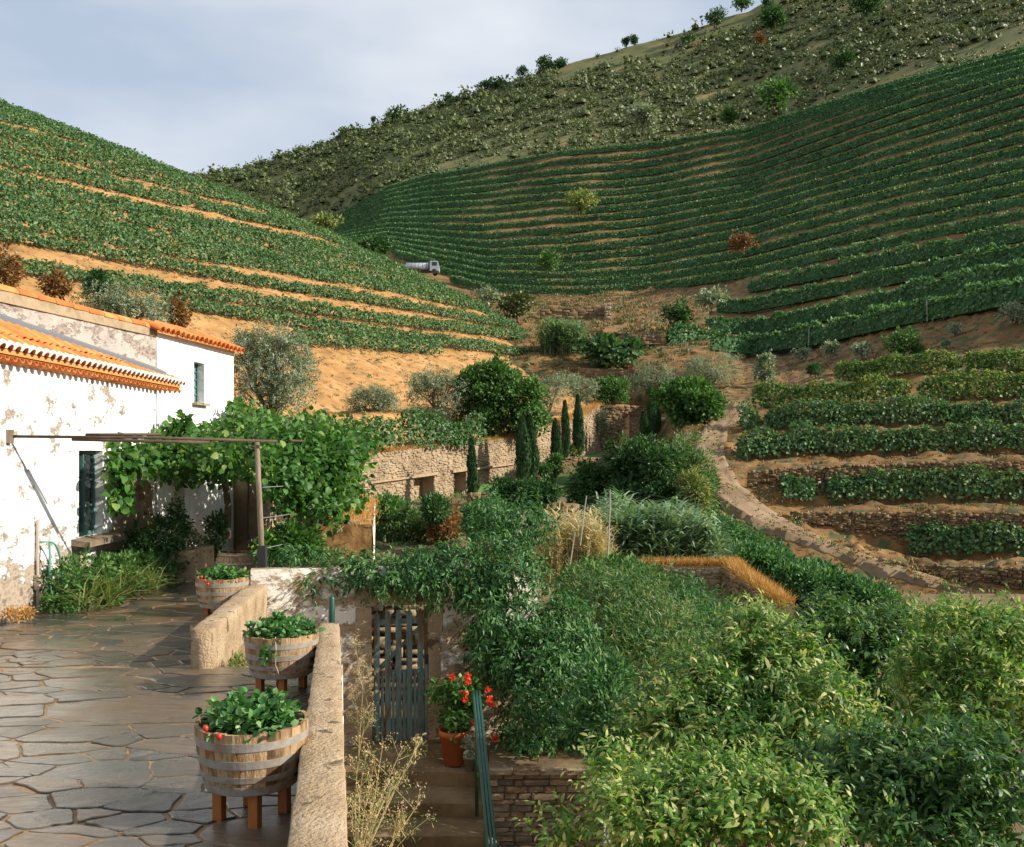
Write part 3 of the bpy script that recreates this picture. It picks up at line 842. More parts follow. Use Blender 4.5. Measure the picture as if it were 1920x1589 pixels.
V, Fc = RT.grid(170, 8, 0.5, 0.8, 9)
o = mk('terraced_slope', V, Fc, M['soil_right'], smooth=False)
tag(o, 'brown stepped terraces with earth and stone banks on the right', kind='structure')
terr = o

# middle garden floor
xs = np.linspace(-.42, .205, 60); ys = np.linspace(13.8, 84, 90)
GX, GY = np.meshgrid(xs, ys, indexing='ij')
GX = GX * GY
GZ = np.interp(GY, [13.8, 22, 32, 45, 54, 62, 70, 82], [-4.15, -4.3, -4.0, -3.4, -2.7, -2.4, -1.0, .2])
GV = np.stack([GX, GY, GZ], -1).reshape(-1, 3)
GV[:, 2] += .3 * (fbm(GV * .5, 2) - .5)
m = len(ys); a = (np.arange(len(xs) - 1)[:, None] * m + np.arange(m - 1)[None]).ravel()
tag(mk('garden_floor', GV, np.stack([a, a + m, a + m + 1, a + 1], 1), M['earth'], smooth=True), 'earth floor of the sunken garden', kind='structure')
# near lower ground under the citrus trees
xs = np.linspace(-1.6, 26, 40); ys = np.linspace(2, 36, 50)
GX, GY = np.meshgrid(xs, ys, indexing='ij')
GZ = -5.3 + 0.0 * GX
GV = np.stack([GX, GY, GZ], -1).reshape(-1, 3)
GV[:, 2] += .35 * (fbm(GV * .8, 5) - .5)
m = len(ys); a = (np.arange(len(xs) - 1)[:, None] * m + np.arange(m - 1)[None]).ravel()
tag(mk('orchard_floor', GV, np.stack([a, a + m, a + m + 1, a + 1], 1), M['earth'], smooth=True), 'dry earth below the citrus trees', kind='structure')

# path
pp = [(1392, 762, 12), (1352, 798, 24), (1328, 840, 27), (1335, 882, 30), (1362, 926, 32), (1412, 968, 28), (1490, 1008, 22), (1590, 1048, 18), (1700, 1086, 17), (1800, 1114, 16), (1920, 1150, 16), (2010, 1170, 16)]
pp = np.array(pp, float)
tt = np.linspace(0, len(pp) - 1, 90)
pp[:, 2] *= .95
c = np.stack([np.interp(tt, np.arange(len(pp)), pp[:, k]) for k in range(3)], 1)
ker = np.ones(7) / 7
for k in range(3):
    c[3:-3, k] = np.convolve(c[:, k], ker, 'valid')
VV = []
for x, y, w in c:
    w = w * (.82 + .36 * vnoise(np.array([[x * .05, y * .05, 1.7]]), 9)[0])
    P0 = RT.drape(x - w, y + w * .12); P1 = RT.drape(x + w, y - w * .12); P2 = (P0 + P1) / 2
    z = max(P0[2], P1[2], P2[2]) * .5 + P2[2] * .5
    for j in range(-1, 8):
        f = min(max(j, 0), 6) / 6
        q = P0 * (1 - f) + P1 * f
        d = RT.drape(x - w + 2 * w * f, y)
        q[2] = max(q[2], d[2]) * .5 + z * .5 + .3 - .10 * (abs(j - 1.5) < .6 or abs(j - 4.5) < .6)
        if j in (-1, 7): q = q + np.array([-.35 if j < 0 else .35, -.1, -1.3])
        VV.append(q)
a = (np.arange(89)[:, None] * 9 + np.arange(8)[None]).ravel()
VV = np.array(VV); VV[:, 2] += .22 * (fbm(VV * 1.3, 3) - .5)
tag(mk('path', VV, np.stack([a, a + 9, a + 10, a + 1], 1), M['path'], smooth=True), 'dusty track winding down below the right terraces', kind='structure')

# --- dry-stone faces: many small stones too far to pick apart, laid in courses on a bank
def stone_face(p0, p1, z0a, z1a, z0b, z1b, sw, sh, depth, seed, name, mat, parent, batter=0.0):
    """courses of jittered stones on the vertical strip p0->p1 (plan), heights z0..z1 at both ends"""
    r = np.random.default_rng(seed)
    p0 = np.asarray(p0, float)[:2]; p1 = np.asarray(p1, float)[:2]
    d = p1 - p0; ln = np.linalg.norm(d); d /= ln
    nrm = np.array([d[1], -d[0]])
    out = []
    hmax = max(z1a - z0a, z1b - z0b)
    nco = max(1, int(hmax / sh))
    for c_ in range(nco):
        x = -r.random() * sw
        while x < ln:
            w = sw * r.uniform(.5, 1.7)
            xm = x + w / 2; f = min(max(xm / ln, 0), 1)
            za, zb = z0a + (z0b - z0a) * f, z1a + (z1b - z1a) * f
            h = (zb - za) / nco
            zc = za + h * (c_ + .5 + r.uniform(-.3, .3) + .35 * math.sin(xm * 1.3 + c_ * .7 + seed))
            out.append((max(x, 0), min(x + w, ln), zc, h * r.choice([.6, .85, 1.0, 1.25, 1.5]), r.uniform(.1, 1.1) * depth))
            x += w + sw * .06
    A = np.array(out)
    n = len(A)
    j = lambda s: r.uniform(-s, s, n)
    off = lambda x, dep: p0[None] + d[None] * x[:, None] + nrm[None] * dep[:, None]
    xa, xb, zc, h, dp = A.T
    xa = xa + sw * .02; xb = xb - sw * .02
    def ring(dep, sx, sz):
        res = []
        for (x, sgx, sgz) in ((xa, 1, -1), (xb, -1, -1), (xb, -1, 1), (xa, 1, 1)):
            q = off(x + sgx * sx * (xb - xa) + j(sw * .04), dep)
            res.append(np.concatenate([q, (zc + sgz * h * (.48 - sz) + j(sh * .06))[:, None]], 1))
        return res
    back = ring(np.full(n, -.06), 0, 0); mid = ring(dp * .6, .0, 0.0); fr = ring(dp, .09, .1)
    V = np.stack(back + mid + fr, 1).reshape(-1, 3)
    fq = [(0, 1, 5, 4), (1, 2, 6, 5), (2, 3, 7, 6), (3, 0, 4, 7), (4, 5, 9, 8), (5, 6, 10, 9), (6, 7, 11, 10), (7, 4, 8, 11), (8, 9, 10, 11)]
    Fc = (np.array(fq)[None] + (np.arange(n) * 12)[:, None, None]).reshape(-1, 4)
    o = mk(name, V, Fc, M[mat], parent)
    o['kind'] = 'stuff'
    return o

for k, kf in enumerate((1, 3, 5, 7, 9)):
    xs_ = np.arange([1640, 1480, 1400, 1400, 1400][k], 2015, 40)
    for x in xs_:
        A0, A1 = RT.k_at(x, kf + .05), RT.k_at(x, kf + 1); B0, B1 = RT.k_at(x + 40, kf + .05), RT.k_at(x + 40, kf + 1)
        if k == 0: A0[2] = max(A0[2], A1[2] - 2.2); B0[2] = max(B0[2], B1[2] - 2.2); A0[1] = A1[1] - .9; B0[1] = B1[1] - .9
        pa, pb = (A0 + A1) / 2, (B0 + B1) / 2
        pa[1] -= .12; pb[1] -= .12
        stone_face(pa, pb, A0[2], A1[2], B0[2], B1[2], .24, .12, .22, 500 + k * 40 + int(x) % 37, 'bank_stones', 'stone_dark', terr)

# rows on the right terraces
def rt_pts(px0, py0, px1, py1, n=40, dk=0):
    xs = np.linspace(px0, px1, n)
    return np.array([RT.drape(x, y) for x, y in zip(xs, np.linspace(py0, py1, n))])
for k, (kf, p0, mt, hgt, lab) in enumerate([
        (3.05, 1700, 'vine', 1.35, 'lowest short vine row on the right terraces, above the dusty track'),
        (5.05, 1466, 'vine', 1.4, 'vine row standing on the tall stone bank, second from below on the right'),
        (7.05, 1386, 'vine', 1.4, 'dense vine row on the right terraces, third from below'),
        (9.05, 1390, 'vine', 1.35, 'fresh green vine row on the right terraces, fourth from below'),
        (11.05, 1412, 'vine_yellow', 1.5, 'yellow-green vine row on the right terraces, fifth from below'),
        (12.0, 1565, 'vine_yellow', 1.3, 'topmost ragged yellow vine row below the bare slope')]):
    xs_ = np.linspace(p0, 2010, 50)
    pts = np.array([RT.k_at(x, kf) for x in xs_])
    vine_row(pts, lab, 'vine rows on the right terraces', mt, hgt * 1.15, .5, 340, .2, 400 + k, posts=4.5, h0=.2, kind='d', gaps=.3 if k == 5 else .18, ph=1.0)

# dry tufts, weeds and loose stones lying about on the slopes
def scatter(name, label, pts, n, L, mat, seed, cat='grass', W=.5):
    r = np.random.default_rng(seed)
    P = pts[r.integers(0, len(pts), n)]
    m = 5
    P = np.repeat(P, m, 0) + r.normal(size=(n * m, 3)) * np.array([L * .8, L * .8, 0])
    k = len(P); sz = np.repeat(r.uniform(.4, 1.3, n), m)
    V, Fc = leaf_geo(P, norm(rdir(k, r) * .8 + np.array([0, 0, 1])), rdir(k, r), L * sz, L * W * sz, 'd')
    return tag(mk(name, V, Fc, M[mat]), label, cat, kind='stuff')
def surf_samples(o, n, seed, keep=None):
    me = o.data
    co = np.empty(len(me.vertices) * 3, np.float32); me.vertices.foreach_get('co', co); co = co.reshape(-1, 3).astype(float)
    ix = np.empty(len(me.loops), np.int32); me.loops.foreach_get('vertex_index', ix); q = ix.reshape(-1, 4)
    r = np.random.default_rng(seed)
    e1, e2 = co[q[:, 1]] - co[q[:, 0]], co[q[:, 3]] - co[q[:, 0]]
    ar = np.linalg.norm(np.cross(e1, e2), axis=1)
    c = co[q].mean(1)
    w = ar * (keep(c) if keep is not None else 1)
    i = r.choice(len(q), n, p=w / w.sum())
    u, v = r.random((n, 1)), r.random((n, 1))
    return (co[q[i, 0]] * (1 - u) + co[q[i, 1]] * u) * (1 - v) + (co[q[i, 3]] * (1 - u) + co[q[i, 2]] * u) * v
pxf = lambda c: HX + F * c[:, 0] / c[:, 1]
pyf = lambda c: HY - F * c[:, 2] / c[:, 1]
lh = bpy.data.objects['left_hillside']; rh = bpy.data.objects['right_hillside']; vf = bpy.data.objects['valley_floor']
kl = lambda c: ((pxf(c) > -50) & (pxf(c) < 1120) & (c[:, 1] < 115) & (pyf(c) < 830)).astype(float)
scatter('slope_tufts', 'small dry ochre tufts over the left hillside soil', surf_samples(lh, 3200, 1, kl), 3200, .16, 'drygrass', 1)
scatter('slope_weeds', 'low green weeds over the left hillside soil', surf_samples(lh, 700, 2, kl), 700, .2, 'weed', 2)
scatter('slope_stones', 'loose pale stones lying on the left hillside banks', surf_samples(lh, 2600, 8, kl), 2600, .13, 'stone_far', 8, cat='stones', W=.9)
kr = lambda c: ((pxf(c) > 1180) & (pxf(c) < 1990) & (pyf(c) < 1160)).astype(float)
scatter('terrace_tufts', 'dry brown tufts over the right terraces', surf_samples(terr, 4000, 3, kr), 4000, .15, 'ochre', 3)
scatter('terrace_weeds', 'scattered low green weeds over the right terraces', surf_samples(terr, 2600, 4, kr), 2600, .17, 'scrub', 4)
kv = lambda c: (pxf(c) > 840).astype(float)
scatter('valley_tufts', 'dry tufts and weeds over the valley bottom', surf_samples(vf, 2600, 5, kv), 2600, .3, 'ochre', 5)
scatter('valley_weeds', 'green weeds over the valley bottom', surf_samples(vf, 2600, 6, kv), 2600, .35, 'scrub', 6)
kq = lambda c: ((pxf(c) > 600) & (pyf(c) > 80) & (c[:, 1] < 230)).astype(float)
scatter('vineyard_weeds', 'weeds and dry grass between the right hillside rows', surf_samples(rh, 3600, 7, kq), 3600, .33, 'scrub', 7)

pe = VV.reshape(-1, 9, 3)
edge = np.concatenate([pe[:, 1], pe[:, 7], pe[:, 1], pe[:, 7], pe[:, 4]])
rq = np.random.default_rng(12)
edge = np.repeat(edge, 8, 0) + rq.normal(size=(len(edge) * 8, 3)) * np.array([.35, .35, .03])
scatter('track_grass', 'ragged dry grass and weeds along the dusty track', edge, 380, .13, 'ochre', 13)
scatter('track_greenery', 'green weeds along the edges of the dusty track', edge, 200, .15, 'weed', 14)
# ------------------------------------------------------------------ scrub on the big hill, one mass nobody could count
r = np.random.default_rng(77)
nb = 9400
bx = r.uniform(335, 2010, nb); bk = 2.06 + 1.98 * r.random(nb) ** 0.85
C = np.array([RH.k_at(x, k) for x, k in zip(bx, bk)])
den = fbm(C * np.array([.03, .03, .05]), 6, 3)
keep = (den > 0.40) | (r.random(nb) < .35)
strip = (bx > 1050) & (bx < 1470) & (bk > 3.72) & (r.random(nb) < .93)
keep &= ~strip
C, bk = C[keep], bk[keep]
nb = len(C)
R = r.uniform(.4, 1.0, nb) * (1 + 1.1 * (r.random(nb) > .85)) * np.interp(C[:, 1], [150, 380], [1.15, 1.9])
# each bush is a lumpy dome with loose leaf sprays round it
nr, ns = 3, 6
dome = [(0, 0, 1.0)] + [(math.sin(e) * math.cos(a + .3 * i), math.sin(e) * math.sin(a + .3 * i), math.cos(e)) for i, e in enumerate((.65, 1.2, 1.75)) for a in np.linspace(0, 2 * math.pi, ns, endpoint=False)]
dome = np.array(dome); nv = len(dome)
df = [(0, 1 + k, 1 + (k + 1) % ns) for k in range(ns)]
for i in range(nr - 1):
    for k in range(ns):
        a_, b_, c_, d_ = 1 + i * ns + k, 1 + i * ns + (k + 1) % ns, 1 + (i + 1) * ns + (k + 1) % ns, 1 + (i + 1) * ns + k
        df += [(a_, d_, c_), (a_, c_, b_)]
df = np.array(df)
jit = r.uniform(.85, 1.15, (nb, nv, 1))
VD = (C[:, None] + dome[None] * jit * (R * .42)[:, None, None] * np.array([1, 1, .95]) + np.array([0, 0, .25]) * R[:, None, None]).reshape(-1, 3)
FD = (df[None] + (np.arange(nb) * nv)[:, None, None]).reshape(-1, 3)
mleaf = 17
c = np.repeat(C, mleaf, 0); rr_ = np.repeat(R, mleaf)
d = rdir(len(c), r); d[:, 2] = np.abs(d[:, 2]) * 1.1 - .1
P = c + d * (rr_ * r.uniform(.4, 1.05, len(c)))[:, None] + np.array([0, 0, .2]) * rr_[:, None]
sz = rr_ * r.uniform(.25, .48, len(c))
V, Fc = leaf_geo(P, norm(rdir(len(c), r) + d * .7), norm(d * 1.3 + rdir(len(c), r) * .35), sz, sz * .8)
V, Fc = cat_geo([(VD, FD), (V, Fc)])
tag(mk('hillside_scrub', V, Fc, M['scrub'], smooth=True), 'grey-green scrub covering the upper right hillside', 'scrub', kind='stuff')

def hill_tree(px, py, Y, w, h, mat, label, seed, name='hill_tree', cat='tree', n=110, m=9, trunk=.12, group='single trees on the big hillside', base=None):
    b = at(px, py, Y); wr = w / F * Y; hr = h / F * Y
    rr = random.Random(seed)
    blobs = [(b[0] + rr.uniform(-.3, .3) * wr, b[1] + rr.uniform(-.3, .3) * wr, b[2] + hr * rr.uniform(.42, .8), wr * rr.uniform(.28, .42), wr * .34, hr * rr.uniform(.2, .32)) for _ in range(4)]
    blobs.append((b[0], b[1], b[2] + hr * .55, wr * .42, wr * .4, hr * .36))
    L = max(wr, hr) * .11
    return plant(name, label, cat, b, blobs, mat, n, m, L, L * .7, L * 1.4, seed, trunk=trunk, group=group)

HT = [
 (1450, 212, 205, 58, 66, 'fig', 'bright green rounded tree in the scrub above the vineyard edge'),
 (1205, 252, 218, 46, 60, 'olive', 'thin pale-trunked tree at the scrub edge above the vines'),
 (1363, 240, 207, 30, 40, 'fig', 'small bright bush just above the top vine rows'),
 (1427, 88, 285, 20, 26, 'ochre', 'small rust-orange bush high in the green scrub'),
 (840, 200, 366, 22, 30, 'dark', 'small lone round tree on the skyline, lowest left'),
 (700, 232, 376, 10, 18, 'dark', 'tiny lone tree far down the skyline'),
 (905, 172, 358, 30, 26, 'dark', 'low dark tree on the skyline beside a wider one'),
 (930, 172, 357, 42, 30, 'dark', 'wide low tree on the skyline'),
 (980, 146, 354, 28, 26, 'dark', 'small skyline tree left of the tall pair'),
 (1021, 138, 352, 32, 38, 'dark', 'left tree of the tall pair on the skyline'),
 (1047, 146, 350, 34, 44, 'dark', 'right tree of the tall pair on the skyline'),
 (1174, 90, 347, 16, 26, 'dark', 'left of two small trees on the bare upper ridge'),
 (1189, 88, 347, 18, 30, 'dark', 'right of two small trees on the bare upper ridge'),
 (1290, 84, 325, 34, 22, 'dark', 'dark bush on the pale grass strip below the ridge'),
 (1340, 52, 330, 44, 46, 'dark', 'dark tree with a bare stem on the ridge'),
 (1390, 22, 338, 46, 40, 'fig', 'rounded green tree on the ridge at the top edge'),
 (1440, 14, 330, 30, 22, 'dark', 'dark low bush on the ridge at the top edge'),
 (1455, 50, 300, 52, 30, 'dark', 'spreading dark bush under the ridge grass'),
 (1620, 30, 262, 50, 34, 'dark', 'dark spreading bush in the scrub near the top right'),
 (1585, 135, 225, 44, 36, 'dark', 'dark round bush in the middle of the scrub'),
 (560, 300, 380, 26, 24, 'dark', 'low dark tree where the scrub meets the skyline'),
 (650, 262, 378, 40, 28, 'scrub', 'broad grey-green tree along the lower skyline'),
 (740, 228, 373, 60, 28, 'dark', 'broad dark tree along the middle of the skyline'),
 (1085, 402, 185, 58, 44, 'weed', 'yellow-green bush among the vine rows on the right hillside'),
 (1029, 512, 158, 42, 36, 'fig', 'round bright bush in the lower vine rows near the truck'),
 (605, 440, 170, 54, 36, 'weed', 'pale bush at the far left end of the right vineyard'),
 (702, 488, 150, 64, 46, 'dark', 'dark tree behind the spur of the left hill'),
 (914, 578, 120, 46, 38, 'olive', 'grey bush at the foot of the left spur'),
 (972, 606, 114, 66, 66, 'scrub', 'brownish-green tree at the foot of the left spur'),
 (1272, 625, 104, 40, 60, 'dark', 'dark thin tree in the gully at the valley head'),
 (1335, 578, 106, 50, 36, 'olive', 'pale bush at the end of a curving vine row'),
 (1395, 475, 142, 44, 34, 'ochre', 'rusty bush on a bare bank between the vine rows'),
 (1150, 685, 92, 110, 46, 'dark', 'wide dark green bush in the valley bottom'),
 (1105, 668, 94, 50, 34, 'dark', 'small dark bush beside the valley reeds'),
]
for i, t in enumerate(HT):
    if t[2] > 300: t = (*t[:3], t[3] * .75, t[4] * .78, *t[5:])
    hill_tree(*t[:7], seed=800 + i, name='hillside_bush' if 'bush' in t[6] else 'hillside_tree', cat='bush' if 'bush' in t[6] else 'tree', trunk=.04 * t[4] / F * t[2])

SO = [(1435, 722, 92, 36, 56, 'narrow olive bush, leftmost on the bare slope'), (1502, 682, 92, 30, 30, 'small grey olive bush below the lowest curving row'),
      (1558, 676, 84, 32, 34, 'upright little olive bush in the middle of the bare slope'), (1617, 674, 80, 38, 30, 'round little olive bush right of the middle of the slope'),
      (1690, 672, 76, 58, 48, 'green pointed shrub, largest on the bare slope'), (1790, 632, 76, 26, 24, 'tiny pale olive bush high on the bare slope'),
      (1897, 612, 71, 44, 44, 'pale silvery olive bush at the right edge'), (1530, 708, 82, 30, 24, 'low dark shrub near the foot of the bare slope'), (1725, 668, 76, 26, 20, 'tiny green shrub beside the pointed one'),
      (1775, 655, 74, 18, 20, 'tiny upright weed right of the pointed shrub')]
for i, (x, y, Y, w, h, lab) in enumerate(SO):
    b = RT.drape(x, y)
    hill_tree(x, y, b[1], w, h, 'fig' if 'green' in lab else ('dark' if 'dark' in lab else 'olive'), lab, 860 + i, name='slope_shrub', cat='shrub', trunk=.05, group='shrubs on the bare slope')

# ------------------------------------------------------------------ tanker truck on the track behind the spur
tb = at(795, 516, 158); s_ = 158 / F
t = thing('tanker_truck', tb, 'silver tanker truck with pale cab parked behind the left spur', 'truck')
mb = MB(); q = lambda dx, dy: tb + np.array([dx * s_, 0, dy * s_])
mb.tube([q(-34, 15), q(-33, 15), q(8, 15), q(9, 15)], [.45, .68, .68, .45], 14)
tank = mb.build('tank', M['steel'], t, smooth=True)
for k in range(6):
    MB().tube([q(-30 + k * 7, 15), q(-29.4 + k * 7, 15)], .71, 14).build('tank_ring', M['lead'], tank)
cab = MB()
x0, x1, x2 = 12 * s_, 26 * s_, 29 * s_
pr = [(x0, .5), (x2, .5), (x2, 1.2), (x1, 2.15), (x0, 2.15)]
Vc = [tb + np.array([x, -1, z]) for x, z in pr] + [tb + np.array([x, 1, z]) for x, z in pr]
cab.add(Vc, [(0, 1, 2, 3, 4), (9, 8, 7, 6, 5)] + [(i, (i + 5), (i + 1) % 5 + 5, (i + 1) % 5) for i in range(5)])
cb = cab.build('cab', M['truckwhite'], t)
MB().box(tb + np.array([x0 + .75, -1.01, 1.65]), (.8, .02, .6)).build('window', M['glass'], cb)
MB().box(q(-4, 6), (4.6, 1.2, .2)).build('chassis', M['black'], t)
for dx in (-24, -16, 20):
    for dy in (-.9, .9):
        c0 = tb + np.array([dx * s_, dy - .12, .42])
        MB().tube([c0, c0 + np.array([0, .24, 0])], .42, 12).build('wheel', M['black'], t)

# ------------------------------------------------------------------ valley-bottom walls
def wall_thing(name, label, pts, zt, zb, thick, mat, seed, sw=.4, sh=.2, depth=.1, cat='wall', capmat=None, group=None):
    """stone wall along plan points, each with its top and bottom height"""
    base = np.array([pts[0][0], pts[0][1], zb[0]])
    t = thing(name, base, label, cat, group)
    core = MB()
    for i in range(len(pts) - 1):
        a, b = np.array(pts[i][:2], float), np.array(pts[i + 1][:2], float)
        d = (b - a) / np.linalg.norm(b - a); nn = np.array([d[1], -d[0]])
        aa, bb = a - nn * thick, b - nn * thick
        core.hexa([(*a, zb[i]), (*b, zb[i + 1]), (*bb, zb[i + 1]), (*aa, zb[i]), (*a, zt[i]), (*b, zt[i + 1]), (*bb, zt[i + 1]), (*aa, zt[i])])
        stone_face(a + nn * .01, b + nn * .01, zb[i], zt[i], zb[i + 1], zt[i + 1], sw, sh, depth, seed + i, 'facing_stones', mat, t)
    core.build('core', M[capmat or mat], t)
    return t
a, b = at(1012, 600, 121), at(1143, 598, 121)
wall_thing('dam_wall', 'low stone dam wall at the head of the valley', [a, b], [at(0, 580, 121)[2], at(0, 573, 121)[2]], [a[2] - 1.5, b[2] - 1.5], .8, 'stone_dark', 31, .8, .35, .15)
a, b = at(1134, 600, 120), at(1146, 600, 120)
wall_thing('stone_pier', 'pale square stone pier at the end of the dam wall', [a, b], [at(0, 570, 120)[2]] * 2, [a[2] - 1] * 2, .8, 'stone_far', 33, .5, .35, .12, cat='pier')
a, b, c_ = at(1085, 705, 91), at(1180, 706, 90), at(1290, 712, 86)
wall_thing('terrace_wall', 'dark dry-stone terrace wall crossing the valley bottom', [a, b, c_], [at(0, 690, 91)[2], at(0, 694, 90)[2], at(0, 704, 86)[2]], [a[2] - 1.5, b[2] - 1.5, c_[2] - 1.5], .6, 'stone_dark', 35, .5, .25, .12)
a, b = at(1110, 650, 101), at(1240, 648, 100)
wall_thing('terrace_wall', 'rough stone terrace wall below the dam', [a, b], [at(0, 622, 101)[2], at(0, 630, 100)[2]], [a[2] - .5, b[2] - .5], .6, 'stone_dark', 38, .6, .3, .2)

# ------------------------------------------------------------------ garden retaining wall with recesses
def gw(px):     # plan point of the wall line at a given bearing
    a = (px - HX) / F
    # X = -7.5 + .462 s, Y = 50 + .887 s
    s = (a * 50 + 7.5) / (.462 - a * .887)
    return np.array([-7.5 + .462 * s, 50 + .887 * s]), s
t = thing('garden_wall', (*gw(640)[0], -3.2), 'long sunlit stone retaining wall with recesses behind the garden', 'wall')
core = MB()
segs = [(600, 690), (690, 775), (775, 813), (813, 850), (850, 874), (874, 975), (975, 1035)]
def ledge(px): 
    p, s = gw(px); return (HY - np.interp(px, [600, 690, 990, 1035], [918, 908, 868, 862])) / F * p[1]
def topz(px):
    p, s = gw(px)
    y = np.interp(px, [600, 690, 948, 949, 975, 976, 1035], [858, 852, 826, 821, 818, 808, 798]); return (HY - y) / F * p[1]
inw = np.array([-.887, .462])
for i, (x0, x1) in enumerate(segs):
    a, b = gw(x0)[0], gw(x1)[0]
    rec = i in (2, 4)
    zb = [-4.0, -4.0]
    if rec:
        l0, l1 = ledge(x0), ledge(x1)
        a2, b2 = a + inw * .9, b + inw * .9
        stone_face(a2, b2, -4, l0, -4, l1, .25, .115, .1, 60 + i, 'recess_stones', 'stone_far', t)
        core.hexa([(*a2, -4), (*b2, -4), (*(b2 + inw * .4), -4), (*(a2 + inw * .4), -4), (*a2, l0), (*b2, l1), (*(b2 + inw * .4), l1), (*(a2 + inw * .4), l0)])
        zb = [l0, l1]
    stone_face(a - inw * .01, b - inw * .01, zb[0], topz(x0 + 1), zb[1], topz(x1), .25, .115, .08, 40 + i, 'facing_stones', 'stone_far', t)
    th_ = 1.2
    core.hexa([(*a, zb[0]), (*b, zb[1]), (*(b + inw * th_), zb[1]), (*(a + inw * th_), zb[0]), (*a, topz(x0 + 1)), (*b, topz(x1)), (*(b + inw * th_), topz(x1)), (*(a + inw * th_), topz(x0 + 1))])
core.build('core', M['stone_far'], t)
for x0, x1, hh in ((690, 770, .1), (770, 818, .16), (844, 878, .16), (878, 992, .1)):
    a, b = gw(x0)[0], gw(x1)[0]
    a_, b_ = a - inw * .22, b - inw * .22
    z0, z1 = ledge(x0) + .02, ledge(x1) + .02
    MB().hexa([(*a_, z0), (*b_, z1), (*(b + inw * .3), z1), (*(a + inw * .3), z0), (*a_, z0 + hh), (*b_, z1 + hh), (*(b + inw * .3), z1 + hh), (*(a + inw * .3), z0 + hh)]).build('ledge_slab', M['granite'], t)
# grass along the wall head
def grass_strip(name, label, pts, n, L, W, mat, seed, spread=.25, lean=.5, parent=None, cat='grass'):
    r = np.random.default_rng(seed)
    q, ln = polyline(pts, .03)
    i = r.integers(0, len(q), n)
    P = q[i] + r.normal(size=(n, 3)) * np.array([spread, spread, .02])
    D = norm(r.normal(size=(n, 3)) * lean + np.array([0, 0, 1]))
    V, Fc = leaf_geo(P, D, rdir(n, r), L * r.uniform(.5, 1.3, n), W, 's', .35)
    o = mk(name, V, Fc, M[mat], parent, base=None if parent else q[0])
    if parent is None: tag(o, label, cat, kind='stuff')
    return o
pts = [np.array([*(gw(x)[0] + inw * .35), topz(x + .5) + .02]) for x in np.linspace(640, 1034, 60)]
grass_strip('wall_grass', 'dry ochre grass along the head of the garden wall', pts, 5000, .3, .02, 'drygrass', 5, .3)

a = np.array([*gw(1035)[0], 0]); b = at(1092, 850, 77); c_ = at(1124, 850, 83); d_ = at(1256, 850, 85)
zt = [(HY - 798) / F * a[1], (HY - 778) / F * 77, (HY - 759) / F * 83]
wall_thing('garden_wall', 'taller sunlit end of the garden wall behind the cypresses', [a, b, c_], zt, [-2.5, -2, -1.5], .8, 'stone_far', 70, .28, .13, .09)
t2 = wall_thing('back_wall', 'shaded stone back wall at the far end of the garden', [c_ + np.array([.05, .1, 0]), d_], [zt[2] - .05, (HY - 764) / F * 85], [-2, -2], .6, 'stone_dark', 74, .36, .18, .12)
a[2] = b[2] = c_[2] = 0
pts = [a * (1 - f) + b * f + np.array([-.2, .25, zt[0] + (zt[1] - zt[0]) * f]) for f in np.linspace(0, 1, 20)] + [b * (1 - f) + c_ * f + np.array([-.2, .25, zt[1] + (zt[2] - zt[1]) * f]) for f in np.linspace(0, 1, 20)]
pts = [np.array([p[0], p[1], p[2]]) for p in pts]
grass_strip('wall_grass', 'dry orange grass on the taller end of the garden wall', pts, 2600, .35, .03, 'drygrass', 6, .3)
# sunlit wall end right of the small cypresses
a, b = at(1232, 835, 79), at(1256, 835, 81)
wall_thing('wall_end', 'rounded pale sunlit wall end beside the far cypresses', [a, b], [at(0, 790, 79)[2], at(0, 782, 81)[2]], [-1.5, -1.5], .8, 'stone_far', 77, .4, .2, .1)
# lawn terraces
def sheet(name, label, pts, mat, kind='structure'):
    V = np.array([at(*p) for p in pts])
    o = mk(name, V, [tuple(range(len(V)))], M[mat]); return tag(o, label, kind=kind)
sheet('lawn', 'narrow upper lawn strip in front of the back wall', [(1050, 862, 72), (1140, 858, 73), (1132, 850, 80), (1062, 852, 79)], 'lawn')
sheet('lawn', 'lower lawn in the garden beside the clipped bush', [(1000, 925, 59), (1100, 905, 63), (1085, 885, 67), (1035, 895, 66)], 'lawn')
sheet('lawn', 'lawn strip along the garden wall beside the single cypress', [(895, 924, 55), (945, 920, 56.5), (960, 907, 59), (903, 908, 56.5)], 'lawn')
a, b = at(1042, 886, 70), at(1135, 884, 72)
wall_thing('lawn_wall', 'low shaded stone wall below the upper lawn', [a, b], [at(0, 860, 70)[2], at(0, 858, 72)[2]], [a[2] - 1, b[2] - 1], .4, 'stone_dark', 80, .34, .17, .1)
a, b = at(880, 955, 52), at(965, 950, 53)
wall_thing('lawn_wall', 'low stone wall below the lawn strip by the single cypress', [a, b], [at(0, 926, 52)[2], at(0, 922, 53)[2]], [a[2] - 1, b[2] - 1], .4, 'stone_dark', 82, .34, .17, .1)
# small stone hut opening among the bushes
a, b = at(1053, 985, 44), at(1085, 985, 44.5)
wall_thing('stone_hut', 'small dark stone hut wall beside the cane poles', [a, b], [at(0, 944, 44)[2], at(0, 945, 44.5)[2]], [-4.2, -4.2], .4, 'stone_dark', 84, .34, .17, .1, cat='hut')

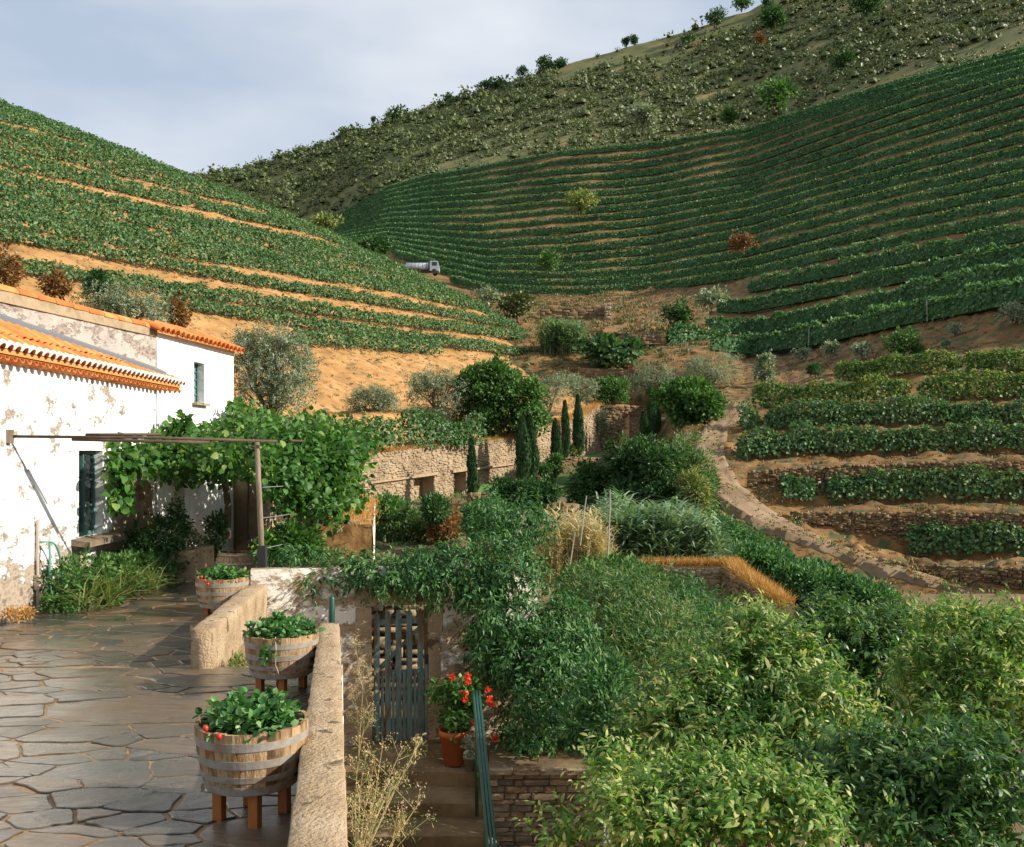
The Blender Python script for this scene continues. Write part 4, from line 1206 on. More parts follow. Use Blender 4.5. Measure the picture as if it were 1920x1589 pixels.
# ------------------------------------------------------------------ cypresses
def cypress(px, yt, yb, Y, w, label, seed):
    b = at(px, yb, Y); h = (yb - yt) / F * Y; wr = w / F * Y / 2
    r = np.random.default_rng(seed)
    n = 2600
    f = r.random(n) ** .85
    prof = np.interp(f, [0, .08, .3, .7, 1], [.55, .85, 1, .7, .04])
    th = r.uniform(0, 2 * math.pi, n)
    lum = .8 + .4 * vnoise(np.stack([np.cos(th) * 2, np.sin(th) * 2, f * 9], 1), seed)
    rad = wr * prof * lum * r.uniform(.55, 1, n)
    P = b + np.stack([np.cos(th) * rad + .04 * np.sin(f * 5), np.sin(th) * rad, f * h], 1)
    o = np.stack([np.cos(th), np.sin(th), np.zeros(n)], 1)
    V, Fc = leaf_geo(P, norm(o * .35 + np.array([0, 0, 1]) + rdir(n, r) * .3), norm(o + rdir(n, r) * .4), .28 * r.uniform(.6, 1.2, n), .1)
    t = thing('cypress', b, label, 'cypress', 'cypresses in the garden')
    mk('crown', V, Fc, M['cypress'], t)
    MB().tube([b - np.array([0, 0, .1]), b + np.array([0, 0, h * .8])], [.09, .02], 6).build('trunk', M['bark'], t)
for k, c in enumerate([(885, 828, 942, 52.5, 19, 'lone slim cypress in front of the recessed garden wall'),
          (980, 786, 900, 60, 30, 'broad left cypress of the touching pair by the garden wall'), (996, 783, 905, 60.6, 26, 'right cypress of the touching pair by the garden wall'),
          (1042, 790, 882, 66, 20, 'leaning cypress left of the two tall ones'), (1060, 756, 860, 70, 17, 'slim tall cypress, middle of the three by the wall bend'),
          (1084, 745, 855, 71, 22, 'tall cypress standing before the sunlit wall end'), (1222, 728, 835, 77, 20, 'tallest cypress of the far group by the back wall'),
          (1231, 752, 812, 78, 14, 'small cypress close behind the tallest far one'), (1208, 775, 840, 74, 18, 'short cypress left in the far group')]):
    cypress(*c, seed=900 + k)

# ------------------------------------------------------------------ trees and bushes of the middle ground
def tree(name, label, cat, px, pb, Y, blobs, mat, n, m, L, W, sp, seed, trunk=.1, **kw):
    bl = [B(x, y, Y + dy, rw, rh, rd) for x, y, dy, rw, rh, rd in blobs]
    kw.setdefault('subk', 4); kw.setdefault('lump', .45)
    return plant(name, label, cat, at(px, pb, Y), bl, mat, n, m, L, W, sp, seed, trunk=trunk, **kw)
OL = dict(L=.15, W=.05, sp=.3, shell=.25, twig=.42, up=.3)
tree('olive_tree', 'largest silvery olive tree beside the white house gable', 'olive tree', 510, 830, 46,
     [(500, 680, 0, 62, 58, 1.6), (535, 700, .4, 48, 60, 1.5), (475, 690, .6, 45, 60, 1.4), (545, 750, -.3, 42, 45, 1.3), (480, 755, 0, 50, 45, 1.4), (515, 640, .2, 40, 28, 1.1), (455, 640, .8, 30, 20, .9)],
     'olive', 1400, 20, seed=20, trunk=.22, **OL)
tree('olive_tree', 'small round olive tree on the orange bank', 'olive tree', 700, 790, 61,
     [(700, 757, 0, 38, 26, 1.2), (680, 762, .3, 24, 20, .9), (722, 762, -.3, 22, 20, .9), (700, 742, 0, 22, 14, .8)], 'olive', 620, 14, seed=21, trunk=.12, **OL)
tree('olive_tree', 'middle-sized round olive tree left of the dark fig', 'olive tree', 812, 780, 63,
     [(812, 735, 0, 52, 36, 1.8), (785, 738, .3, 32, 30, 1.3), (845, 740, -.2, 30, 32, 1.3), (812, 712, 0, 36, 20, 1.2), (840, 765, -.3, 22, 20, .9)], 'olive', 1000, 14, seed=22, trunk=.16, **OL)
tree('olive_tree', 'pale olive tree right of the dark fig', 'olive tree', 1030, 790, 72,
     [(1030, 735, 0, 30, 30, 1.3), (1018, 752, 0, 24, 26, 1.1), (1045, 720, 0, 22, 18, 1)], 'olive', 480, 14, seed=23, trunk=.14, **OL)
tree('olive_tree', 'pale upright olive tree behind the tall cypress', 'olive tree', 1083, 790, 76,
     [(1083, 730, 0, 28, 26, 1.2), (1070, 718, 0, 18, 16, .9), (1098, 735, 0, 18, 22, .9)], 'olive', 480, 14, seed=24, trunk=.14, **OL)
tree('olive_tree', 'grey olive tree above the back wall', 'olive tree', 1225, 760, 86,
     [(1225, 712, 0, 36, 26, 1.6), (1200, 722, 0, 26, 20, 1.2), (1250, 715, 0, 20, 22, 1.1)], 'olive', 520, 14, seed=25, trunk=.15, **OL)
tree('olive_tree', 'wide grey olive tree at the foot of the right slope', 'olive tree', 1335, 740, 80,
     [(1335, 695, 0, 40, 26, 1.7), (1310, 690, 0, 24, 20, 1.2), (1362, 690, 0, 22, 28, 1.2), (1338, 718, 0, 30, 20, 1.3)], 'olive', 600, 14, seed=26, trunk=.15, **OL)
tree('olive_tree', 'grey olive tree peeping over the tiled wall top', 'olive tree', 240, 620, 42,
     [(250, 575, 0, 46, 26, 1.5), (195, 560, .5, 40, 22, 1.3), (285, 590, 0, 30, 24, 1.1), (210, 590, 0, 50, 20, 1.2)], 'olive', 800, 14, seed=27, trunk=.15, **OL)
for k, (x, y, w, h) in enumerate([(10, 505, 22, 36), (105, 535, 20, 22), (185, 530, 18, 18), (335, 590, 16, 26)]):
    tree('rusty_shrub', ['tall rust-tipped shrub at the left edge above the roof', 'rust-brown shrub just above the roof ridge', 'small dark rusty shrub beside the peeping olive', 'brown shrub right of the peeping olive'][k], 'shrub',
         x, y + h + 10, 40 + k, [(x, y, 0, w, h, .6), (x, y + h * .5, 0, w * .8, h * .6, .5)], 'ochre' if k != 2 else 'dark', 110, 14, .16, .08, .22, 28 + k, trunk=.05, group='rusty shrubs above the roof')
tree('fig_tree', 'big dark green broad-leaved tree above the garden wall', 'tree', 935, 815, 64,
     [(935, 735, 0, 66, 44, 2.3), (895, 735, .3, 42, 44, 1.7), (980, 745, -.2, 42, 42, 1.7), (930, 702, 0, 50, 22, 1.6), (900, 775, 0, 30, 26, 1.2), (985, 778, 0, 34, 22, 1.2), (918, 805, -.5, 20, 24, .8), (880, 785, .2, 28, 24, 1), (1005, 790, .2, 26, 20, 1), (955, 795, .3, 34, 20, 1)],
     'fig', 900, 18, .26, .17, .36, 32, trunk=.22, kind='d')
tree('round_bush', 'clipped round bush above the back wall', 'bush', 1143, 760, 84, [(1143, 732, 0, 32, 22, 1.4), (1125, 737, 0, 18, 16, 1), (1160, 738, 0, 18, 16, 1)], 'fig', 260, 18, .24, .13, .3, 33, trunk=.1)
tree('fig_tree', 'bright broad-leaved tree beside the top of the track', 'tree', 1295, 812, 62,
     [(1295, 757, 0, 50, 34, 1.7), (1268, 745, 0, 30, 28, 1.2), (1325, 770, -.2, 32, 28, 1.2), (1295, 730, 0, 30, 18, 1.1), (1300, 785, 0, 34, 18, 1.2)], 'fig', 520, 16, .28, .2, .34, 34, trunk=.15)
tree('laurel_bush', 'largest dark evergreen bush in the middle of the garden', 'bush', 1210, 985, 47,
     [(1205, 885, 0, 66, 58, 1.7), (1165, 905, .4, 40, 50, 1.2), (1245, 895, 0, 44, 56, 1.3), (1205, 845, 0, 40, 22, 1), (1200, 935, -.3, 56, 36, 1.3)], 'dark', 900, 18, .2, .11, .26, 35, trunk=.14)
tree('garden_bush', 'light green bush right of the dark evergreen bush', 'bush', 1300, 985, 47.5,
     [(1285, 860, .5, 40, 40, 1.2), (1310, 900, 0, 30, 46, 1.1), (1280, 920, 0, 36, 40, 1)], 'willow', 480, 18, .2, .08, .26, 36, trunk=.08)
tree('garden_bush', 'yellow-tinged bush beside the track bend', 'bush', 1305, 985, 45, [(1300, 915, 0, 26, 30, .8), (1310, 940, 0, 20, 22, .6)], 'weed', 200, 16, .18, .08, .22, 37, trunk=.05)
tree('garden_bush', 'low dark bush between hut and evergreen bush', 'bush', 1110, 985, 48, [(1105, 910, 0, 36, 34, 1), (1120, 940, 0, 34, 34, 1), (1085, 935, .2, 24, 22, .8)], 'dark', 420, 16, .18, .1, .24, 38, trunk=.06)
tree('garden_bush', 'pale small bush on the lawn by the cypresses', 'bush', 1077, 858, 71, [(1077, 848, 0, 12, 10, .5)], 'weed', 80, 12, .15, .08, .2, 39, trunk=.03)
tree('garden_bush', 'round clipped bush below the leaning cypress', 'bush', 1032, 905, 62, [(1032, 882, 0, 18, 22, .7), (1043, 870, 0, 12, 16, .5)], 'fig', 160, 16, .16, .1, .22, 40, trunk=.04)
tree('garden_bush', 'leafy bush with an orange bloom below the paired cypresses', 'bush', 965, 975, 50,
     [(960, 935, 0, 40, 30, 1), (1000, 935, .4, 34, 26, .9), (1020, 925, .8, 24, 20, .7), (940, 915, .6, 20, 18, .6)], 'dark', 480, 16, .18, .1, .24, 41, trunk=.05)
tree('garden_bush', 'grey-leaved climber on the shaded back wall', 'climber', 1128, 835, 82, [(1127, 790, -.3, 9, 22, .4), (1133, 800, -.3, 7, 14, .3)], 'olive', 90, 14, .2, .08, .2, 42, trunk=.03)
for k, (x, y, w, h, mt, lab) in enumerate([(750, 985, 60, 36, 'willow', 'feathery light green bush at the left foot of the garden wall'), (835, 985, 30, 28, 'ochre', 'rust-red flowering bush in the garden bed'),
        (725, 955, 30, 18, 'fig', 'low green bush right of the orange slope'), (815, 955, 18, 18, 'dark', 'small dark shrub in front of the wall recess'),
        (905, 980, 34, 30, 'wisteria', 'fresh green bush in the middle garden bed')]):
    tree('bed_bush', lab, 'bush', x, y + h, 40 - k, [(x, y, 0, w, h, 1), (x - w * .4, y + h * .3, 0, w * .5, h * .6, .8), (x + w * .4, y + h * .2, 0, w * .5, h * .7, .8)], mt, 380, 14, .17, .07, .24, 44 + k, trunk=.04)
# vines on the strip above the garden wall
def gpts(x0, y0, Y0, x1, y1, Y1, n=30):
    return np.array([at(x0 + (x1 - x0) * f, y0 + (y1 - y0) * f, Y0 + (Y1 - Y0) * f) for f in np.linspace(0, 1, n)])
vine_row(gpts(755, 846, 54, 900, 838, 59), 'short dense vine row directly above the garden wall', 'vines above the garden wall', 'vine', 2.0, .6, 420, .2, 460, posts=3, h0=.1)
vine_row(gpts(560, 850, 46, 745, 848, 52), 'thin sparse vine row above the wall behind the pergola', 'vines above the garden wall', 'vine', 1.7, .6, 300, .2, 461, posts=3, gaps=.25)

# ------------------------------------------------------------------ reeds, dry canes, grassy wall
def reeds(name, label, x0, x1, yt0, yt1, yb, Y, depth, n, mat, seed, cat='reeds', leafL=.55, hvar=.25):
    r = np.random.default_rng(seed)
    gs = []
    px = r.uniform(x0, x1, n); dy = r.uniform(0, depth, n)
    f = (px - x0) / (x1 - x0)
    lum = fbm(np.stack([px * .03, dy, np.zeros(n)], 1), seed, 2)
    top = yt0 + (yt1 - yt0) * f + (1 - lum) * 50 * (yb - yt0) / 120 - 8 + r.random(n) ** 2 * 40 * (yb - yt0) / 120 + 35 * np.clip(np.abs(2 * f - 1) - .72, 0, 1) * 3 * (yb - yt0) / 120
    zb = (HY - yb) / F * Y
    X = (px - HX) / F * Y; Yv = Y + dy
    zt = (HY - top) / F * Y + dy * .02
    h = np.maximum(zt - zb, .5)
    lean = r.normal(size=(n, 2)) * .08
    base = np.stack([X, Yv, np.full(n, zb)], 1)
    k = 16
    fr = np.tile(np.linspace(.28, 1, k), n) + r.uniform(-.03, .03, n * k)
    bb = np.repeat(base, k, 0); hh = np.repeat(h, k); ll = np.repeat(lean, k, 0)
    P = bb + np.stack([ll[:, 0] * fr * hh, ll[:, 1] * fr * hh, fr * hh], 1)
    th = r.uniform(0, 2 * math.pi, n * k)
    D = norm(np.stack([np.cos(th), np.sin(th), r.uniform(.3, 1.4, n * k)], 1))
    gs.append(leaf_geo(P, D, np.array([0, 0, 1.0]) + 0 * P, leafL * r.uniform(.6, 1.2, n * k), leafL * .1, 's', .5))
    # stems
    Dn = norm(np.stack([lean[:, 0], lean[:, 1], np.ones(n)], 1))
    gs.append(leaf_geo(base, Dn, rdir(n, r), h, .03, 's', 0))
    V, Fc = cat_geo(gs)
    return tag(mk(name, V, Fc, M[mat], base=at((x0 + x1) / 2, yb, Y)), label, cat, kind='stuff')
reeds('reed_bed', 'dense bed of tall blue-green reeds in the garden', 1120, 1356, 930, 940, 1085, 30, 3.4, 560, 'reed', 51, leafL=.75)
reeds('reed_clump', 'tall clump of pale reeds standing in the valley bottom', 1018, 1095, 590, 592, 665, 96, 3.0, 260, 'reed', 52, leafL=1.1)
reeds('dry_canes', 'thicket of dry straw-coloured canes beside the reed bed', 1005, 1150, 945, 960, 1115, 24, 2.2, 420, 'straw', 53, leafL=.36)
for k, (x0, y0, x1, y1) in enumerate([(1088, 985, 1100, 930), (1140, 1000, 1144, 918), (1135, 1090, 1142, 985), (1060, 1095, 1078, 1000)]):
    p0, p1 = at(x0, y0, 23.5), at(x1, y1, 23.5)
    o = MB().tube([p0 - np.array([0, 0, .5]), (p0 + p1) / 2 + np.array([.02, 0, 0]), p1], [.02, .018, .014], 6).build('cane_pole', M['postwood'], base=p0)
    tag(o, ['leaning bare cane pole left of the tallest one', 'tallest bare cane pole beside the reed bed', 'low cane pole at the edge of the reeds', 'slanting cane pole in the dry thicket'][k], 'pole', 'cane poles in the garden')

pa, pb, pc = at(1200, 0, 26), at(1388, 0, 25.2), at(1492, 0, 19.6)
zt = -(1068 - HY) / F * 25.5
t = wall_thing('grassy_wall', 'dry-stone wall with a thick crest of orange grass, bent at a corner', [pa, pb], [zt, zt + .1], [-5.4, -5.4], .5, 'stone_far', 90, .19, .085, .07)
core = MB()
a, b = pb[:2], pc[:2]
d = (b - a) / np.linalg.norm(b - a); nn = np.array([-d[1], d[0]])
# second leg comes towards the camera; its inner face looks left
n2 = np.array([(a - b)[1], -(a - b)[0]]); n2 /= np.linalg.norm(n2)
stone_face(a - n2 * .5, b - n2 * .5, -5.4, zt + .1, -5.4, zt + .0, .2, .09, .08, 93, 'facing_stones', 'stone_dark', t)
core.hexa([(*(b - n2 * .02), -5.4), (*(a - n2 * .02), -5.4), (*(a - n2 * .5), -5.4), (*(b - n2 * .5), -5.4), (*(b - n2 * .02), zt), (*(a - n2 * .02), zt + .1), (*(a - n2 * .5), zt + .1), (*(b - n2 * .5), zt)])
core.build('core', M['stone_dark'], t)
pts = [np.array([*(pa * (1 - f) + pb * f)[:2], zt + .1 * f]) + np.array([0, .25, 0]) for f in np.linspace(0, 1, 20)] + \
      [np.array([*(a * (1 - f) + b * f - n2 * .25), zt + .1 - .1 * f]) for f in np.linspace(0, 1, 30)]
grass_strip('crest_grass', '', pts, 10000, .25, .014, 'drygrass', 94, .085, .7, parent=t)['kind'] = 'stuff'

# ivy and brambles under the track
for k, (x0, y0, x1, y1, Y, w, mt, lab) in enumerate([
     (1340, 992, 1450, 1045, 40, 28, 'wisteria', 'green bramble bank just below the bend of the track'),
     (1400, 1052, 1540, 1092, 34, 32, 'wisteria', 'dense ivy bank behind the grassy wall'),
     (1500, 1088, 1640, 1122, 32, 26, 'wisteria', 'ivy bank below the straight stretch of the track'),
     (1270, 1000, 1380, 1045, 38, 28, 'fig', 'green thicket between reeds and track')]):
    bl = [(x0 + (x1 - x0) * f, y0 + (y1 - y0) * f, 0, w, w * .8, .9) for f in np.linspace(0, 1, 5)]
    tree('bramble_bank', lab, 'thicket', (x0 + x1) / 2, y1 + 40, Y, bl, mt, 640, 14, .17, .075, .26, 60 + k, trunk=0)
a, b, c_ = at(1440, 0, 33), at(1640, 0, 33), at(1830, 0, 33)
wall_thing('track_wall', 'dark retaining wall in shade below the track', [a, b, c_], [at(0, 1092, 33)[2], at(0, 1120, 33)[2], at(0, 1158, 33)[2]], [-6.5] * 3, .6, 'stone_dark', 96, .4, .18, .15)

gf = bpy.data.objects['garden_floor']; of = bpy.data.objects['orchard_floor']
kg = lambda c: ((c[:, 1] > 17) & (c[:, 1] < 75)).astype(float)
scatter('ground_cover', 'tangled weeds covering the sunken garden floor', surf_samples(gf, 4500, 21, kg), 4500, .26, 'willow', 21, W=.35)
ko = lambda c: ((c[:, 0] > 1) & (c[:, 1] > 11)).astype(float)
scatter('orchard_weeds', 'weeds and dry grass under the citrus trees', surf_samples(of, 2200, 22, ko), 2200, .2, 'weed', 22, W=.3)
kt = lambda c: ((pxf(c) > 1240) & (pxf(c) < 1620) & (pyf(c) > 45 + np.interp(pxf(c), [1240, 1335, 1362, 1412, 1490, 1590, 1700], [900, 900, 935, 968, 1008, 1048, 1086])) & (pyf(c) < 1160)).astype(float)
scatter('track_weeds', 'green undergrowth on the bank below the track', surf_samples(terr, 4200, 23, kt), 4200, .3, 'wisteria', 23, W=.4)
# ------------------------------------------------------------------ terrace with flagstones
def TZ(Y): return -2.3 + .012 * (Y - 6)
def par1(Y): return -.905 - (Y - 4.46) * .1798          # centre line of the long parapet
def par2(Y): return -3.2 - (Y - 9.95) * .105
out = [(-12, 2.6), (par1(2.6), 2.6), (par1(10.3), 10.3), (-2.1, 10.12), (par2(10.12) + .1, 10.12), (par2(13.5) + .1, 13.5), (-3.55, 14.2), (-3.7, 20.5), (-12, 20.5)]
n = len(out)
V = [(x, y, TZ(y) - .004) for x, y in out] + [(x, y, -6.2) for x, y in out]
terrace = mk('terrace', V, [tuple(range(n))] + [(i, i + n, (i + 1) % n + n, (i + 1) % n) for i in range(n)], M['mortar'])
tag(terrace, 'mortar bed and retaining block of the flagstone terrace', kind='structure')

def clip(poly, a, b, c):      # keep a*x + b*y <= c
    res = []
    for i in range(len(poly)):
        p, q = poly[i], poly[(i + 1) % len(poly)]
        dp, dq = a * p[0] + b * p[1] - c, a * q[0] + b * q[1] - c
        if dp <= 0: res.append(p)
        if dp * dq < 0:
            t_ = dp / (dp - dq)
            res.append((p[0] + (q[0] - p[0]) * t_, p[1] + (q[1] - p[1]) * t_))
    return res
rs = random.Random(5)
SX = 0.55                      # slabs lie wider across than along the view
big = [(-3.4, 8.5, .4), (-2.6, 5.2, .3), (-4.4, 9.9, .27), (-4.0, 5.6, .27), (-5.4, 11.2, .3), (-3.0, 9.5, .26)]
seeds = [(x, y, r_) for x, y, r_ in big]
tries = 0
while tries < 26000 and len(seeds) < 560:
    tries += 1
    x, y = rs.uniform(-7.0, -.6), rs.uniform(2.8, 17.5)
    r_ = rs.choice([.06, .08, .11, .15, .2, .26]) * (1 + max(0, y - 9) * .03)
    if y <= 10.1 and x > par1(y) - .1: continue
    if y > 10.1 and x > par2(y) - .1: continue
    if all(((x - a) * SX) ** 2 + (y - b) ** 2 > (r_ + c_) ** 2 * .78 for a, b, c_ in seeds): seeds.append((x, y, r_))
for i, (x, y, r_) in enumerate(seeds):
    poly = [(x - 2.6, y - 1.4), (x + 2.6, y - 1.4), (x + 2.6, y + 1.4), (x - 2.6, y + 1.4)]
    for j, (a, b, c_) in enumerate(seeds):
        if j == i or abs(a - x) > 4 or abs(b - y) > 2.6: continue
        # power bisector in the stretched metric
        A, Bq = (a - x) * SX * SX * 2, (b - y) * 2
        Cq = (a * a - x * x) * SX * SX + (b * b - y * y) - c_ * c_ + r_ * r_
        poly = clip(poly, A, Bq, Cq)
        if len(poly) < 3: break
    if len(poly) < 3: continue
    if y <= 10.1:
        poly = clip(poly, 1, .1798, -.905 + 4.46 * .1798 - .06); poly = clip(poly, 0, 1, 10.05)
    else:
        poly = clip(poly, 1, .105, -3.2 + 9.95 * .105); poly = clip(poly, 0, -1, -10.08)
    poly = clip(poly, -1, 0, 6.66)
    if len(poly) < 3: continue
    P = np.array(poly)
    area = .5 * abs(np.dot(P[:, 0], np.roll(P[:, 1], -1)) - np.dot(P[:, 1], np.roll(P[:, 0], -1)))
    if area < .012: continue
    c0 = P.mean(0)
    Q = []
    for a_, b_ in zip(P, np.roll(P, -1, 0)):          # rounded, chipped outline
        e_ = min(.035, .05 * np.linalg.norm(b_ - a_))
        Q += [a_ * .93 + b_ * .07, a_ * .66 + b_ * .34 + np.array([rs.uniform(-e_, e_), rs.uniform(-e_, e_)]), a_ * .36 + b_ * .64 + np.array([rs.uniform(-e_, e_), rs.uniform(-e_, e_)]), a_ * .07 + b_ * .93]
    Q = np.array(Q)
    dist = np.linalg.norm(Q - c0, axis=1, keepdims=True)
    gap = rs.uniform(.006, .02)
    Q1 = c0 + (Q - c0) * (1 - gap / dist); Q2 = c0 + (Q - c0) * (1 - (gap + .008) / dist)
    top = rs.uniform(.001, .013); tx, ty = rs.uniform(-.012, .012), rs.uniform(-.012, .012)
    zz = lambda q, e: TZ(q[1]) + e + (q[0] - c0[0]) * tx + (q[1] - c0[1]) * ty
    k = len(Q)
    V = [(q[0], q[1], zz(q, -.035)) for q in Q1] + [(q[0], q[1], zz(q, top - .006)) for q in Q1] + [(q[0], q[1], zz(q, top)) for q in Q2]
    Fc = [tuple(range(2 * k, 3 * k))] + [(a, (a + 1) % k, (a + 1) % k + k, a + k) for a in range(k)] + [(a + k, (a + 1) % k + k, (a + 1) % k + 2 * k, a + 2 * k) for a in range(k)]
    V = np.array(V); cc = np.array([c0[0], c0[1], TZ(c0[1])])
    me = raw_mesh('paving_stone', V - cc, Fc); me.materials.append(M['slate'])
    so = inst('paving_stone', me, terrace, cc)

# ------------------------------------------------------------------ the house
def wall_face(name, p0, p1, z0, z1, opens, mat, parent, amp=.012, cell=.13, depth=.24, ragged=0.0):
    p0, p1 = np.asarray(p0, float), np.asarray(p1, float)
    ln = np.linalg.norm(p1 - p0); d = (p1 - p0) / ln; nn = np.array([d[1], -d[0]])
    S = sorted(set(list(np.linspace(0, ln, int(ln / cell) + 1)) + [o[0] for o in opens] + [o[1] for o in opens]))
    Zs = sorted(set(list(np.linspace(z0, z1, int((z1 - z0) / cell) + 1)) + [o[2] for o in opens] + [o[3] for o in opens]))
    edge = lambda s, z: any((o[0] - 1e-6 <= s <= o[1] + 1e-6) and (o[2] - 1e-6 <= z <= o[3] + 1e-6) for o in opens)
    G = np.array([[(p0[0] + d[0] * s, p0[1] + d[1] * s, z) for z in Zs] for s in S])
    fl = G.reshape(-1, 3)
    dsp = amp * 2 * (fbm(fl * 2.2, 17, 3) - .5)
    for i, s in enumerate(S):
        for j, z in enumerate(Zs):
            if edge(s, z): dsp[i * len(Zs) + j] = 0
    fl = fl + np.concatenate([nn[None] * dsp[:, None], np.zeros((len(fl), 1))], 1)
    m = len(Zs); Fc = []
    for i in range(len(S) - 1):
        for j in range(m - 1):
            sm, zm = (S[i] + S[i + 1]) / 2, (Zs[j] + Zs[j + 1]) / 2
            if any(o[0] < sm < o[1] and o[2] < zm < o[3] for o in opens): continue
            Fc.append((i * m + j, (i + 1) * m + j, (i + 1) * m + j + 1, i * m + j + 1))
    V = list(fl)
    for o in opens:
        q = len(V)
        for dep in (0, depth):
            for s, z in ((o[0], o[2]), (o[1], o[2]), (o[1], o[3]), (o[0], o[3])):
                V.append(np.array([*(p0 + d * s - nn * dep), z]))
        Fc += [(q + i, q + (i + 1) % 4, q + (i + 1) % 4 + 4, q + i + 4) for i in range(4)]
    return mk(name, np.array(V), Fc, M[mat], parent, smooth=False)

house = thing('farmhouse', (-6.66, 14.5, -2.25), 'whitewashed flaking farmhouse with orange clay tiles on the left', 'house')
WY0, WY1, WZ0, WZ1 = 14.76, 15.62, -1.30, .04
wa = wall_face('wall', (-6.66, 9.0), (-6.66, 18.02), -2.4, 1.36, [(WY0 - 9, WY1 - 9, WZ0, WZ1)], 'limeA', house)
MB().box((-7.2, 13.4, -.5), (.4, 9.0, 3.8)).build('inner_wall', M['limeA'], house)
kB = np.array([.139, .990]); nBw = np.array([.990, -.139])
def bw(Y): return np.array([-6.66 + .1404 * (Y - 17.95), Y])
sB = lambda Y: (Y - 17.95) / .990
uw = wall_face('upper_wall', bw(9.5), bw(17.96), 1.0, 2.30, [], 'greywall', house, amp=.03)
ew = wall_face('end_wall', bw(17.96) + nBw * .012, bw(21.3) + nBw * .012, -2.4, 2.26,
               [(sB(18.55), sB(19.04), -1.62, -.57), (sB(19.42), sB(19.88), 1.03, 1.85)], 'limeB', house, amp=.02)
mb = MB()
a, b = bw(9.5) - nBw * .35, bw(21.3) - nBw * .35
c_, d_ = a - nBw * 3.5, b - nBw * 3.5
mb.hexa([(*a, -2.4), (*b, -2.4), (*d_, -2.4), (*c_, -2.4), (*a, 2.2), (*b, 2.2), (*d_, 2.2), (*c_, 2.2)])
mb.hexa([(*(bw(21.1)), -2.4), (*bw(21.29), -2.4), (*(b - nBw * .2), -2.4), (*(bw(21.1) - nBw * .4), -2.4), (*bw(21.1), 2.2), (*bw(21.29), 2.2), (*(b - nBw * .2), 2.2), (*(bw(21.1) - nBw * .4), 2.2)])
mb.build('back_block', M['greywall'], house)
MB().box((*(bw(18.8) - nBw * .2), -1.1), (.04, .6, 1.1), (*nBw, 0), (*kB, 0)).build('niche_back', M['limeG'], house)
# exposed stones where the plaster has fallen
def stone_block(w, h, d, seed, rag=.12):
    r = np.random.default_rng(seed)
    V = []
    for dep, s in ((0, 1.0), (d * .6, .98), (d, .80)):
        for sx, sz in ((-1, -1), (-.3, -1.04), (.4, -1), (1, -.9), (1.02, .2), (.95, 1), (.2, 1.05), (-.5, .98), (-1, .9), (-1.03, 0)):
            V.append((dep, sx * w / 2 * s + r.uniform(-rag, rag) * w * .25, sz * h / 2 * s + r.uniform(-rag, rag) * h * .3))
    k = 10
    Fc = [tuple(range(2 * k, 3 * k))] + [(i + q * k, (i + 1) % k + q * k, (i + 1) % k + (q + 1) * k, i + (q + 1) * k) for q in range(2) for i in range(k)]
    me = raw_mesh('stone', np.array(V), Fc)
    return me
SM = []
for k in range(6):
    me = stone_block(1, 1, 1, 60 + k); me.materials.append(M['stone']); SM.append(me)
r_ = random.Random(3)
for row in range(7):
    yy = 16.05 + r_.uniform(0, .15)
    while yy < 17.6:
        w = r_.uniform(.16, .42); hgt = r_.uniform(.07, .12)
        if r_.random() < .6:
            inst('stone', r_.choice(SM), wa, (-6.672, yy + w / 2, -1.55 + row * .155), (r_.uniform(-.06, .06), 0, 0), (.045, w * 1.1, hgt * 1.1))
        yy += w + r_.uniform(.03, .09)
pv = []
for k in range(40):
    an = 2 * math.pi * k / 40; rr0 = 1 + .28 * (vnoise(np.array([[math.cos(an) * 2.2, math.sin(an) * 2.2, 3.3]]), 4)[0] - .5) * 2
    pv.append((-6.645, 16.85 + .95 * rr0 * math.cos(an), -1.0 + .72 * rr0 * math.sin(an)))
mk('bare_patch', pv, [tuple(range(40))], M['cement'], wa)

# roof tiles
def tile_mesh(l, r0, r1, th=.014, seg=8):
    V = []
    for x, rr in ((0, r0), (l, r1)):
        for q in (rr, rr - th):
            for k in range(seg + 1):
                t_ = math.pi * k / seg
                V.append((x, -math.cos(t_) * q, math.sin(t_) * q * .95))
    s1 = seg + 1
    Fc = []
    for k in range(seg):
        Fc += [(k, k + 1, 2 * s1 + k + 1, 2 * s1 + k), (s1 + k, 3 * s1 + k, 3 * s1 + k + 1, s1 + k + 1), (k, s1 + k, s1 + k + 1, k + 1), (2 * s1 + k, 2 * s1 + k + 1, 3 * s1 + k + 1, 3 * s1 + k)]
    me = raw_mesh('roof_tile', np.array(V), Fc, smooth=False)
    me.materials.append(M['tile'])
    return me
TM = tile_mesh(.42, .092, .078)
RM = tile_mesh(.5, .15, .135, .02)
def frame_rot(x, z):
    x = Vector(x).normalized(); z = Vector(z).normalized(); y = z.cross(x).normalized(); z = x.cross(y)
    return Matrix((x, y, z)).transposed().to_euler()
sl = math.atan(.62); cs, sn = math.cos(sl), math.sin(sl)
eX, eZ = -6.47, 1.36
V = [(eX, 9.5, eZ - .03), (eX, 18.75, eZ - .03), (bw(18.2)[0], 18.75, eZ + .62 * (eX - bw(18.2)[0]) - .03), (bw(9.5)[0], 9.5, eZ + .62 * (eX - bw(9.5)[0]) - .03)]
V += [(x, y, z - .06) for x, y, z in V]
roof = mk('roof', V, [(0, 1, 2, 3), (7, 6, 5, 4), (0, 4, 5, 1), (1, 5, 6, 2)], M['tile'], house)
rot = frame_rot((-cs, 0, sn), (sn, 0, cs))
Yc = 9.6
rims = MB()
